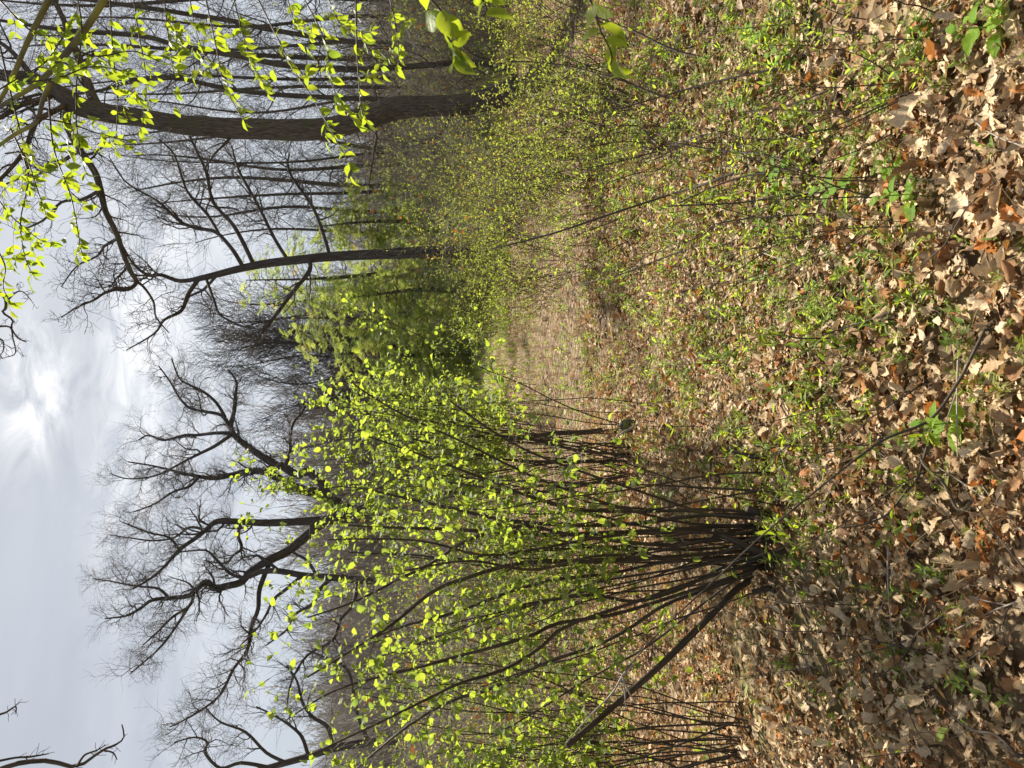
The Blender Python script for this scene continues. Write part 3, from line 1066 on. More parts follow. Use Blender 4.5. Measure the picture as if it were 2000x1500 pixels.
# ------------------------------------------------------------------ big leafless oak on the left
OY = 46.0
trunk = trace([(880, 1000, 56), (800, 1000, 48), (730, 1002, 44), (680, 1004, 42), (655, 1003, 38)], OY, OY, 24)
limb_tr = [
    ([(670, 1008, 26), (640, 1014, 20), (595, 1018, 18), (525, 1021, 17), (472, 1019, 15), (425, 1018, 13), (402, 1035, 11), (385, 1049, 10), (350, 1074, 9), (329, 1098, 7), (300, 1126, 6), (260, 1150, 4)], OY - 2.5),
    ([(665, 1008, 28), (630, 1020, 25), (595, 1049, 23), (560, 1077, 21), (525, 1094, 19), (490, 1115, 17), (472, 1136, 17), (448, 1143, 16), (420, 1147, 14), (402, 1136, 13), (385, 1150, 12), (367, 1164, 11), (332, 1168, 9), (297, 1172, 8), (273, 1189, 7), (245, 1203, 5), (205, 1208, 3)], OY - 4),
    ([(527, 1098, 12), (507, 1150, 11), (504, 1189, 10), (490, 1227, 9), (483, 1269, 8), (455, 1308, 7), (430, 1357, 6), (385, 1392, 5), (332, 1420, 3)], OY - 7),
    ([(378, 1160, 8), (371, 1182, 7), (336, 1206, 6), (308, 1234, 5), (280, 1259, 3)], OY - 4),
    ([(374, 1176, 7), (346, 1220, 6), (315, 1262, 5), (280, 1294, 4), (255, 1315, 3)], OY - 6),
    ([(330, 1168, 7), (310, 1150, 6), (280, 1146, 5), (250, 1142, 4), (215, 1135, 3), (180, 1130, 2)], OY - 2),
    ([(680, 996, 28), (650, 978, 25), (620, 962, 23), (595, 958, 22), (560, 944, 20), (525, 923, 18), (490, 920, 15), (455, 927, 12), (420, 934, 10), (385, 930, 8), (350, 922, 6), (300, 910, 4), (250, 902, 3)], OY + 3),
    ([(660, 990, 24), (640, 965, 22), (625, 940, 21), (602, 921, 20), (580, 927, 20), (556, 913, 19), (535, 906, 17), (507, 888, 16), (483, 871, 15), (458, 850, 13), (451, 829, 11), (458, 801, 9), (460, 769, 7), (462, 745, 5), (445, 722, 3)], OY + 1),
    ([(452, 840, 9), (434, 812, 8), (402, 804, 7), (371, 797, 6), (350, 776, 5), (332, 745, 4), (310, 715, 3)], OY + 3),
    ([(440, 815, 8), (423, 787, 7), (399, 766, 6), (371, 752, 5), (350, 738, 4), (335, 700, 3)], OY),
    ([(451, 850, 9), (420, 871, 8), (392, 885, 7), (364, 899, 6), (340, 912, 5), (300, 930, 4), (250, 935, 3), (215, 925, 2)], OY + 2),
    ([(560, 915, 10), (562, 895, 9), (567, 878, 8), (567, 850, 7), (574, 825, 6), (591, 804, 5), (600, 785, 3)], OY - 2),
    ([(400, 1035, 7), (370, 1030, 6), (340, 1050, 5), (300, 1056, 4), (250, 1050, 3), (215, 1045, 2)], OY + 1),
    ([(390, 930, 7), (370, 950, 6), (340, 960, 5), (300, 985, 4), (260, 1000, 3)], OY + 1),
    ([(472, 1020, 9), (465, 1045, 8), (472, 1070, 7), (455, 1085, 6), (440, 1100, 5), (400, 1095, 3)], OY + 2),
    ([(350, 1074, 6), (330, 1050, 5), (290, 1040, 4), (240, 1020, 3)], OY - 3),
    ([(456, 846, 9), (420, 846, 8), (385, 850, 7), (360, 850, 6), (320, 860, 5), (290, 850, 4), (270, 860, 3)], OY + 3),
]
limbs = []
for i, (tr, y1) in enumerate(limb_tr):
    limbs.append(trace(tr, OY + (y1 - OY) * .25, y1, wob=.25, seed=i))
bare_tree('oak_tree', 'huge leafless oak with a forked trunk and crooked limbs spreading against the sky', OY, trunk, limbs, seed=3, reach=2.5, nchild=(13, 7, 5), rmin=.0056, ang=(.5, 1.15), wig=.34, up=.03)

# second oak whose stout bare stem stands left of it
OB = 43.0
trunk = trace([(890, 1142, 30), (780, 1136, 22), (700, 1132, 18), (647, 1128, 16), (595, 1124, 14), (542, 1115, 13), (505, 1117, 12)], OB, OB, 26)
limbs = [trace(t_, OB, OB + dy, wob=.2, seed=40 + i) for i, (t_, dy) in enumerate((
    ([(508, 1117, 11), (480, 1128, 9), (450, 1120, 7), (420, 1090, 6), (400, 1075, 4), (350, 1078, 3)], 1),
    ([(590, 1124, 9), (560, 1150, 8), (535, 1170, 7), (520, 1200, 6), (500, 1230, 4), (470, 1260, 3)], -2),
    ([(650, 1128, 10), (625, 1150, 9), (610, 1180, 8), (575, 1200, 6), (560, 1230, 5), (520, 1260, 3)], -3),
    ([(700, 1132, 10), (690, 1180, 9), (665, 1210, 8), (650, 1250, 7), (600, 1280, 6), (570, 1330, 5), (560, 1380, 4)], -4),
    ([(545, 1115, 8), (520, 1095, 7), (500, 1085, 5), (470, 1090, 3)], 1),
    ([(620, 1128, 8), (600, 1095, 7), (575, 1080, 6), (560, 1060, 4)], 2)))]
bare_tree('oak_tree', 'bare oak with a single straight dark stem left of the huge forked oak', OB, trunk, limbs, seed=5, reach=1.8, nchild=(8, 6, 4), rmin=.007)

# oak at the left edge
OC = 36.0
trunk = trace([(900, 1455, 34), (800, 1452, 24), (720, 1450, 20), (650, 1462, 17), (600, 1478, 15), (550, 1492, 14), (500, 1506, 12)], OC, OC, 26)
limbs = [trace(t_, OC, OC + dy, wob=.2, seed=60 + i) for i, (t_, dy) in enumerate((
    ([(520, 1498, 9), (470, 1490, 8), (430, 1500, 7), (400, 1470, 6), (405, 1450, 5), (380, 1440, 4), (340, 1450, 3)], -2),
    ([(602, 1476, 9), (590, 1440, 8), (570, 1420, 6), (540, 1400, 5), (500, 1380, 3)], 2),
    ([(650, 1462, 10), (640, 1420, 9), (610, 1400, 8), (590, 1370, 7), (580, 1330, 5), (560, 1300, 4)], 3),
    ([(560, 1490, 8), (520, 1470, 7), (480, 1430, 6), (430, 1410, 4), (400, 1380, 3)], -1),
    ([(720, 1450, 10), (700, 1400, 9), (690, 1350, 8), (680, 1310, 6), (650, 1290, 5), (600, 1270, 3)], 1)))]
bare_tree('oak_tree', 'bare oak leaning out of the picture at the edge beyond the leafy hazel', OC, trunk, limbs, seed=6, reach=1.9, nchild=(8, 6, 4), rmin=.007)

# oak rising above the conifers
OM = 24.0
trunk = trace([(935, 488, 30), (850, 492, 24), (750, 496, 20), (650, 501, 18), (605, 505, 17), (525, 514, 16), (472, 524, 14), (420, 537, 12), (381, 546, 10)], OM, OM, 36)
limbs = [trace([(a_ + 5 * math.sin(3.1 * k_ + i), b_ + 5 * math.sin(2.3 * k_ + 2 * i) * (k_ > 0), c_) for k_, (a_, b_, c_) in enumerate(t_)], OM, OM + dy, wob=.3, seed=80 + i) for i, (t_, dy) in enumerate((
    ([(385, 545, 9), (350, 545, 8), (315, 542, 7), (290, 535, 6), (262, 515, 5), (235, 480, 4), (215, 440, 3)], -1),
    ([(383, 546, 9), (371, 580, 8), (350, 605, 7), (325, 622, 5), (297, 657, 4), (250, 680, 2)], -2),
    ([(420, 536, 7), (405, 563, 6), (385, 566, 5), (360, 590, 4)], 1),
    ([(475, 523, 9), (455, 483, 8), (420, 458, 7), (385, 444, 7), (350, 430, 6), (315, 402, 5), (280, 374, 4), (245, 353, 3), (210, 308, 2)], 1),
    ([(500, 518, 9), (455, 448, 8), (420, 395, 7), (399, 332, 6), (378, 280, 5), (360, 240, 4)], 2),
    ([(440, 470, 6), (400, 420, 6), (370, 368, 5), (336, 308, 4), (315, 270, 3)], 2),
    ([(606, 506, 10), (602, 525, 9), (577, 570, 8), (525, 630, 7), (505, 660, 4)], -2),
    ([(560, 510, 8), (540, 470, 7), (500, 400, 6), (470, 330, 5), (450, 290, 3)], 2),
    ([(640, 502, 8), (630, 440, 7), (600, 390, 6), (570, 340, 5), (560, 300, 3)], 1),
    ([(400, 542, 6), (420, 580, 5), (430, 620, 4), (480, 640, 3)], -1)))]
bare_tree('oak_tree', 'bare oak rising through the green conifers with a bent twiggy crown', OM, trunk, limbs, seed=8, reach=1.3, nchild=(9, 6, 4), rmin=.004)

# ------------------------------------------------------------------ big trunk on the right
RY = 14.6


def bark_trunk(name, pts, rads, mat, parent, sides=44, amp=.07):
    """A trunk with real furrows: the tube's rings pushed in and out along its bark ridges."""
    v, q, t = tube_arrays([(pts, rads)], sides)
    n = len(pts)
    r = np.random.default_rng(5)
    th = np.linspace(0, 2 * math.pi, sides, endpoint=False)[None, :]
    s = t[:, 2].reshape(n, sides)
    d = np.zeros((n, sides))
    for k in range(14):
        f = r.integers(5, 20)
        d += np.sin(f * th + r.uniform(0, 6.28) + 1.4 * np.sin(s * r.uniform(1.5, 5) + r.uniform(0, 6.28))) * r.uniform(.4, 1)
    d = np.abs(d) / 4.0
    lump = .10 * np.sin(3 * th + 1.3 * s) * np.sin(2.1 * s)
    c = np.repeat(pts, sides, axis=0)
    k = 1 + (amp * (d - .5) + lump * .6).reshape(-1, 1)
    v = c + (v - c) * k
    off = OFF[parent.name]
    return link(name, fast_mesh(name, v - off, q, None, {'tc': ('FLOAT_VECTOR', t)}), mat, parent)


tr = [(1012, 178, 86), (1000, 181, 56), (980, 186, 46), (950, 192, 42), (897, 202, 40), (845, 204, 38), (775, 206, 43), (740, 216, 43), (705, 231, 42), (652, 247, 39), (600, 253, 40), (525, 254, 38),
      (455, 253, 37), (400, 250, 36), (350, 247, 35), (280, 235, 33), (210, 224, 34), (157, 210, 34), (122, 188, 30), (70, 157, 25), (17, 148, 21), (-60, 140, 17), (-160, 150, 12)]
tp, trr = trace(tr, RY, RY, 260)
tp[:, 1] += 0.10 * np.sin(np.linspace(0, 7, len(tp)))
right = empty('maple_tree', (tp[0][0], tp[0][1], gz(tp[0][0], tp[0][1])), 'tall crooked tree with thick furrowed dark bark rising from the leaf litter', 'tree')
bark_trunk('trunk', tp, trr, M['bark_big'], right)
R_ = random.Random(21)
out = {}
for i, (t_, dy) in enumerate((
    ([(135, 212, 16), (130, 238, 14), (140, 266, 13), (157, 294, 13), (185, 336, 12), (196, 371, 12), (206, 413, 11), (227, 455, 10), (241, 497, 9), (255, 530, 9), (266, 552, 8), (248, 566, 7), (224, 566, 6), (203, 573, 5), (182, 587, 4), (150, 600, 3), (120, 620, 2)], -1.0),
    ([(195, 215, 18), (180, 190, 20), (168, 157, 18), (157, 122, 15), (140, 80, 12), (120, 30, 10), (90, -30, 8)], 1.2),
    ([(110, 178, 14), (80, 195, 12), (40, 205, 10), (0, 230, 8), (-60, 250, 5)], -.8),
    ([(140, 200, 12), (110, 215, 10), (70, 240, 9), (50, 290, 8), (20, 330, 7), (-20, 370, 5)], -2),
    ([(70, 160, 12), (40, 120, 10), (10, 90, 8), (-40, 60, 6)], .5),
    ([(158, 292, 8), (130, 310, 7), (100, 330, 6), (60, 340, 5), (10, 360, 3)], .6),
    ([(196, 371, 7), (160, 390, 6), (120, 395, 5), (85, 430, 4), (40, 450, 3)], -.3),
    ([(262, 548, 6), (280, 560, 5), (300, 590, 4), (305, 620, 3), (330, 650, 2)], -.3),
    ([(232, 465, 6), (205, 480, 5), (190, 500, 4), (150, 520, 3), (120, 560, 2)], .5),
    ([(455, 262, 6), (440, 280, 5), (420, 300, 4), (400, 330, 3)], -.6),
    ([(890, 212, 6), (875, 235, 5), (860, 262, 4), (830, 280, 3), (800, 270, 2)], -.8),
    ([(720, 235, 6), (735, 260, 5), (730, 300, 4), (720, 360, 3)], -1.2)
)):
    lp, lr = trace(t_, RY, RY + dy, wob=.05, seed=120 + i)
    tubes('limb', [(lp, lr)], M['bark_big'], right, 9)
    ks = np.linspace(0, len(lp) - 1, 14).astype(int)
    L = np.linalg.norm(np.diff(lp, axis=0), axis=1).sum()
    side_branches(out, [tuple(p) for p in lp[ks]], list(lr[ks]), 1.0, 0, 3, R_, .27, .03, (max(3, int(6 * L)), 6, 4), (.5, 1.2), (.45, .95), .0035, first=.15)
# epicormic twigs on the trunk
ks = np.linspace(70, 255, 20).astype(int)
side_branches(out, [tuple(p) for p in tp[ks]], [.012] * 20, .9, 0, 2, R_, .25, .05, (34, 8, 5), (1.0, 1.5), (.5, 1.0), .0035, first=.02)
allp = collect(out, 1)
split_crown(right, allp, .010, M['bark_slim'], M['twig_dark'])

# slim tree beside it and the trunks further back
def slim_tree(trpts, Y, label, seed, group=None, reach=1.0, dense=14, rmin=.006, name='young_tree', bark='bark_slim', up=.12, first=.3, lev=3):
    R = random.Random(seed)
    tp, tr_ = trace(trpts, Y, Y, max(16, len(trpts) * 5))
    tp[:, 1] += .1 * np.sin(np.linspace(0, 5, len(tp)) + seed)
    tp[:, 0] += Y * .0065 * np.sin(np.linspace(0, 7 + seed % 5, len(tp)) + seed) * np.linspace(0, 1.4, len(tp))
    tr_ = tr_ * (.84 if Y < 26 else .6 + .7 * R.random())
    t = empty(name, (tp[0][0], tp[0][1], gz(tp[0][0], tp[0][1])), label, 'tree', group)
    tubes('trunk', [(tp, tr_)], M[bark], t, 10)
    o = {}
    ks = np.linspace(0, len(tp) - 1, 16).astype(int)
    side_branches(o, [tuple(p) for p in tp[ks]], list(tr_[ks] * .6), reach, 0, lev, R, .2, up, (dense, 6, 5), (.6, 1.25), (.55, 1.1), rmin, first=first)
    allp = collect(o, 1)
    split_crown(t, allp, rmin * 2.5, M[bark], M['twig_dark'])
    return t


slim_tree([(1008, 146, 22), (998, 138, 16), (985, 131, 14), (950, 125, 13), (900, 121, 13), (850, 125, 13), (780, 128, 13), (682, 129, 13), (560, 119, 13), (455, 98, 13), (350, 82, 12), (280, 68, 11), (157, 66, 10), (70, 63, 8), (-40, 50, 5)],
          15.2, 'slender tree with a curved foot right beside the thick furrowed trunk', 31, reach=1.3, dense=26, first=.12, rmin=.004)
slim_tree([(905, 96, 15), (800, 90, 13), (665, 77, 12), (525, 52, 11), (455, 35, 11), (350, 26, 10), (227, 19, 9), (100, 5, 7), (0, -20, 5)],
          21.0, 'dark slanting trunk farther back near the picture edge past the slender tree', 32, reach=1.9, dense=30, first=.12, rmin=.005)
slim_tree([(900, 200, 14), (800, 195, 12), (682, 189, 11), (560, 182, 11), (455, 175, 10), (385, 168, 10), (332, 163, 9), (245, 165, 8), (192, 168, 7), (90, 175, 4)],
          24.0, 'thin straight trunk seen just beside the thick furrowed trunk, farther back', 33, reach=1.8, dense=30, first=.12, rmin=.005)
ORD = 'first second third fourth fifth sixth seventh eighth ninth tenth eleventh twelfth thirteenth fourteenth fifteenth sixteenth seventeenth eighteenth'.split()
PYS = (8, 40, 112, 150, 170, 232, 300, 330, 368, 410, 440, 280, 80, 205, -15, -30, 350)
bgt = 'bare young trees behind the thick trunk'
rr = random.Random(5)
for i, (py, Y, w, lean, top) in enumerate(((8, 23, 13, -12, -40), (40, 28, 11, 10, 60), (112, 27, 9, -18, 40), (150, 30, 10, 8, 20), (170, 33, 9, 12, 120), (232, 29, 9, 18, 180), (300, 27, 9, 6, 240), (330, 31, 10, -10, 260), (368, 30, 9, 14, 290),
                                           (410, 33, 9, 0, 300), (440, 29, 8, 22, 380), (280, 34, 9, -8, 190), (80, 33, 9, 5, 30), (205, 36, 9, 4, 130), (-15, 60, 12, 0, 0), (-30, 24, 12, -20, -60), (350, 36, 9, 10, 250))):
    bx = 860 + EYE / Y * F
    pts = [(bx, py, w * 1.35), (bx * .75 + top * .25, py + lean * .3 + rr.gauss(0, 5), w), (bx * .5 + top * .5, py + lean * .6 + rr.gauss(0, 6), w * .8), (bx * .25 + top * .75, py + lean + rr.gauss(0, 7), w * .55), (top, py + lean * 1.4, w * .2)]
    slim_tree(pts, Y, ORD[sorted(PYS).index(py)] + ' bare young trunk behind the thick tree, counting from the picture edge', 200 + i, bgt, reach=1.9, dense=30, rmin=.006, up=.05, first=.10)

# small dark bare trees between the conifers and the huge oak
bgt2 = 'small dark bare trees between the conifers and the oak'
for i, (py, Y, w, lean, top) in enumerate(((610, 40, 9, 6, 440), (645, 44, 9, -4, 430), (672, 40, 9, 8, 470), (705, 42, 10, -2, 450), (735, 46, 9, 5, 500), (770, 44, 9, 18, 540), (590, 46, 9, -6, 430), (655, 50, 9, 10, 450), (690, 48, 9, -12, 480))):
    bx = 860 + EYE / Y * F
    pts = [(bx, py, w * 1.3), (bx * .75 + top * .25, py + lean * .3, w), (bx * .5 + top * .5, py + lean * .6, w * .75), (bx * .25 + top * .75, py + lean, w * .5), (top, py + lean * 1.3, w * .2)]
    slim_tree(pts, Y, ORD[sorted((610, 645, 672, 705, 735, 770, 590, 655, 690)).index(py)] + ' small dark bare tree with upswept twigs, counting from the conifers to the huge oak', 300 + i, bgt2, reach=2.8, dense=34, rmin=.011, bark='bark_oak', up=.2, first=.12)

# ------------------------------------------------------------------ far leafless wood
def far_wood():
    protos = []
    for s in range(4):
        R = random.Random(900 + s)
        o = {}
        H = 11 + s
        grow(o, (0, 0, -.3), (R.gauss(0, .05), R.gauss(0, .05), 1), H, .17, 0, 3, R, wig=.06, up=.1, nchild=(24, 8, 6), ang=(.35, .9), ratio=(.28, .5), rmin=.018, steps=9, first=.12)
        v, q, t = tube_arrays(collect(o, 0), 3)
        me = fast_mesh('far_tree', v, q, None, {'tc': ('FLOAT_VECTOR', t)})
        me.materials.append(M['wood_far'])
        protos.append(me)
    k = 760
    y = rng.uniform(56, 125, k)
    x = np.where(rng.random(k) < .75, rng.uniform(-.8, .02, k), rng.uniform(.02, .8, k)) * y
    z = gz(x, y) - .2
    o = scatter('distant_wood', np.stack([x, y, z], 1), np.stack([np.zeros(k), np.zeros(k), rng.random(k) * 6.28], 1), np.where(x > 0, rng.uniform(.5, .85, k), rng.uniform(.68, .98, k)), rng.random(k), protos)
    tag(o, 'hazy grey-brown leafless wood closing off the background', 'wood')
    # low twiggy scrub under it
    sp = []
    for s in range(3):
        R = random.Random(950 + s)
        o = {}
        for j in range(7):
            a = R.uniform(0, 6.28)
            grow(o, (R.gauss(0, .25), R.gauss(0, .25), -.05), (.45 * math.cos(a), .45 * math.sin(a), 1), R.uniform(1.6, 2.8), .014, 0, 2, R, wig=.14, up=.06, nchild=(8, 5), ang=(.4, .9), ratio=(.3, .55), rmin=.005, steps=6, first=.2)
        v, q, t = tube_arrays(collect(o, 0), 3)
        me = fast_mesh('scrub', v, q, None, {'tc': ('FLOAT_VECTOR', t)})
        me.materials.append(M['scrub'])
        sp.append(me)
    k = 380
    y = rng.uniform(17, 58, k)
    x = np.where(rng.random(k) < .5, rng.uniform(-.62, -.10, k), rng.uniform(.06, .62, k)) * y
    ok = ~((x > -.03 * y) & (x < .27 * y) & (y < 36))
    x, y = x[ok], y[ok]
    k = len(x)
    o = scatter('bare_scrub', np.stack([x, y, gz(x, y)], 1), np.stack([np.zeros(k), np.zeros(k), rng.random(k) * 6.28], 1), rng.uniform(.7, 1.5, k), rng.random(k), sp)
    tag(o, 'brown twiggy scrub filling the middle distance', 'scrub')


far_wood()

# ------------------------------------------------------------------ conifers
def spray(seed):
    """A flat drooping spray of many short needles, length 1 along +Y."""
    r = np.random.default_rng(800 + seed)
    parts = []
    for i in range(30):
        t = (i + .5) / 30
        for s in (-1, 1):
            L = (.16 + .26 * math.sin(math.pi * min(1, t + .12))) * r.uniform(.6, 1.1)
            a = s * r.uniform(.6, 1.1)
            d = np.array([math.sin(a), math.cos(a), r.normal(-.15, .25)])
            p = np.array([0, t, -.25 * t * t])
            w = .02
            e = p + d * L
            side = np.array([d[1], -d[0], 0]) * w
            mid = p + d * L * .5
            parts.append((np.array([p, mid + side, e, mid - side]), np.array([(0, 1, 2, 3)])))
    return merge(parts)


SPRAY = [proto('needle_spray', spray(i), M['conifer']) for i in range(4)]


def conifer(px_base, py, Y, top, halfw, label, seed, lean=0.0, n=1500, low=.06):
    R = np.random.default_rng(seed)
    base = P(px_base, py, Y)
    base[2] = gz(base[0], base[1])
    tipp = P(top, py + lean, Y)
    H = tipp[2] - base[2]
    t = empty('conifer', base, label, 'tree', 'green conifers beyond the path')
    k = 12
    ax = np.linspace(0, 1, k)[:, None] * (tipp - base)[None, :] + base
    ax[:, 0] += .08 * np.sin(np.linspace(0, 6, k) + seed)
    tubes('trunk', [(ax, np.linspace(.13, .02, k))], M['bark_slim'], t, 8)
    hw = halfw / F * Y
    polys, pts, dirs, sc = [], [], [], []
    nb = 85
    for i in range(nb):
        f = low + (1 - low) * ((i + R.random()) / nb)
        p0 = base + (tipp - base) * f
        a = R.uniform(0, 6.283)
        L = hw * (1.06 - f) ** .5 * R.uniform(.3, 1.2) * (1 + .25 * math.sin(a * 2 + 5 * f + seed))
        d = np.array([math.cos(a), math.sin(a), .35 - .3 * (1 - f)])
        m_ = 8
        s = np.linspace(0, 1, m_)[:, None]
        br = p0 + d * L * s + np.array([0, 0, -.32 * L]) * s ** 2
        br[1:] += R.normal(0, .03 * L, (m_ - 1, 3))
        polys.append((br, np.linspace(.017, .004, m_)))
        ns = max(3, int(n / nb * L / hw * 1.5))
        for j in range(ns):
            g = .15 + .85 * R.random() ** .75
            q = br[0] + (br[-1] - br[0]) * g + np.array([0, 0, -.32 * L * (g * g - g)])
            aa = R.uniform(-1.3, 1.3)
            dd = np.array([math.cos(a + aa), math.sin(a + aa), R.normal(-.1, .5)])
            pts.append(q + R.normal(0, .16, 3))
            dirs.append(dd)
            sc.append(R.uniform(.2, .5) * (1.15 - .3 * f))
    tubes('branches', polys, M['bark_slim'], t, 4)['kind'] = 'stuff'
    pts, dirs = np.array(pts), np.array(dirs)
    nr = np.array([0, 0, 1.0]) + R.normal(0, .6, dirs.shape)
    scatter('crown', pts, frame_euler(dirs, nr), np.array(sc), R.random(len(pts)), SPRAY, t)
    return t


conifer(925, 520, 28, 480, 165, 'tallest green conifer, behind the trunk of the bare oak', 1, 30, 2000)
conifer(920, 610, 30, 555, 140, 'broad conifer with lit drooping yellow-green tips beside the tallest one', 2, 16, 1900)
conifer(915, 690, 32, 650, 125, 'low broad conifer at the end of the row next to the bare trees', 3, 5, 1700)
conifer(915, 430, 27, 620, 130, 'dark green conifer to the side of the bare oak trunk', 4, 10, 1400)
conifer(915, 565, 26, 690, 120, 'short bushy conifer in front of the broad one', 5, 10, 1100)
conifer(915, 775, 36, 715, 120, 'small round conifer standing farthest along the row', 6, 0, 1100)


# ------------------------------------------------------------------ leafy shrubs
def leaf_points(polys, R, per, side=1.0, bunch=.5):
    """Leaf positions and directions strung along thin twigs."""
    pts, dirs = [], []
    for p, r in polys:
        n = len(p)
        L = np.linalg.norm(np.diff(p, axis=0), axis=1).sum()
        k = max(1, int(per * L + R.random()))
        for j in range(k):
            f = (.15 + .85 * (j + R.random()) / k) * (n - 1)
            i = min(n - 2, int(f))
            q = p[i] + (p[i + 1] - p[i]) * (f - i)
            t = norm(p[i + 1] - p[i])
            s = np.array([R.gauss(0, 1), R.gauss(0, 1), R.gauss(0, .7)])
            s = norm(s - s.dot(t) * t)
            for b in range(1 + (R.random() < bunch) + (R.random() < bunch * .5)):
                s2 = norm(s * (1 if b != 1 else -1) + np.array([R.gauss(0, .4), R.gauss(0, .4), R.gauss(0, .4)]))
                pts.append(q + t * R.uniform(-.012, .012))
                dirs.append(norm(t * R.uniform(.1, .9) + s2 * side))
        pts.append(p[-1])
        dirs.append(norm(p[-1] - p[-2]))
    return np.array(pts), np.array(dirs)


def attach_leaves(t, pts, dirs, size, protos, nobj, seed, part='leaf', rest='foliage', droop=.3, in_view=True):
    R = np.random.default_rng(seed)
    k = len(pts)
    d = dirs + np.array([0, 0, -droop])
    nr = np.array([0, -.25, 1.0]) + R.normal(0, .55, (k, 3))
    eul = frame_euler(d, nr)
    sc = R.uniform(size[0], size[1], k)
    rnd = R.random(k)
    v = pts - np.array([0, 0, EYE])
    dep = np.maximum(v @ FWD, .1)
    uu, vv_ = (v @ RIGHT) / dep * F + 750, 1000 - (v @ UPV) / dep * F
    score = sc / dep * ((uu > 5) & (uu < 1495) & (vv_ > 5) & (vv_ < 1995))
    big = np.argsort(-score)[:nobj]
    big = big[score[big] > 0]
    for i in big:
        place(part, protos[int(R.integers(len(protos)))], pts[i], tuple(eul[i]), sc[i], None, t, rnd[i])
    m_ = np.ones(k, bool)
    m_[big] = False
    if m_.any():
        scatter(rest, pts[m_], eul[m_], sc[m_], rnd[m_], protos, t)


def hazel(base, stems, label, seed, Y0, nobj, size=(.016, .036), twigs=6, per=9, extra=0, spread=.12, extra_h=(1.4, 2.4), bark='hazel_bark', leaf_from=.38):
    R = random.Random(seed)
    base = np.array(base)
    t = empty('hazel_shrub', base, label, 'shrub')
    out = {}
    for i, (tr, dy) in enumerate(stems):
        p, r = trace(tr, Y0, Y0 + dy, n=26, wob=.02, seed=seed * 10 + i)
        r = r * np.linspace(.62, 1.05, 26) * R.uniform(.75, 1.15)
        p[:, 0] += .012 * np.sin(np.linspace(0, 9, 26) + i)
        tubes('stem', [(p, r)], M[bark], t, 8)
        L = np.linalg.norm(np.diff(p, axis=0), axis=1).sum()
        side_branches(out, [tuple(a) for a in p[::2]], list(r[::2] * .5), .42, 0, 2, R, .16, .05, (max(2, int(twigs * L)), 4), (.5, 1.1), (.5, 1.1), .0012, first=leaf_from)
        out.setdefault(1, []).append((p[int(26 * .62):], r[int(26 * .62):]))
    for i in range(extra):
        a = R.uniform(0, 6.283)
        q = base + np.array([R.gauss(0, spread), R.gauss(0, spread * .7), .0])
        q[2] = gz(q[0], q[1]) - .02
        o2 = {}
        le = R.uniform(.05, .33)
        grow(o2, tuple(q), (le * math.cos(a), le * math.sin(a), 1), R.uniform(*extra_h), R.uniform(.0028, .006), 0, 0, R, wig=.06, up=.03, steps=14, taper=.2)
        p, r = np.array(o2[0][0][0]), np.array(o2[0][0][1])
        tubes('stem', [(p, r)], M[bark], t, 6)
        L = np.linalg.norm(p[-1] - p[0])
        side_branches(out, [tuple(v) for v in p], list(r * .5), .36, 0, 2, R, .16, .05, (max(2, int(twigs * L * .8)), 4), (.5, 1.1), (.5, 1.1), .0012, first=leaf_from)
    tw = [(np.array(p), np.array(r)) for p, r in out.get(1, [])] + [(np.array(p), np.array(r)) for p, r in out.get(2, [])]
    thin = [a for a in tw if a[1][0] < .02 and len(a[0]) < 9]
    tubes('twigs', thin, M['twig'], t, 4)['kind'] = 'stuff'
    pts, dirs = leaf_points(thin, R, per, bunch=.75)
    attach_leaves(t, pts, dirs, size, HAZEL, nobj, seed)
    return t


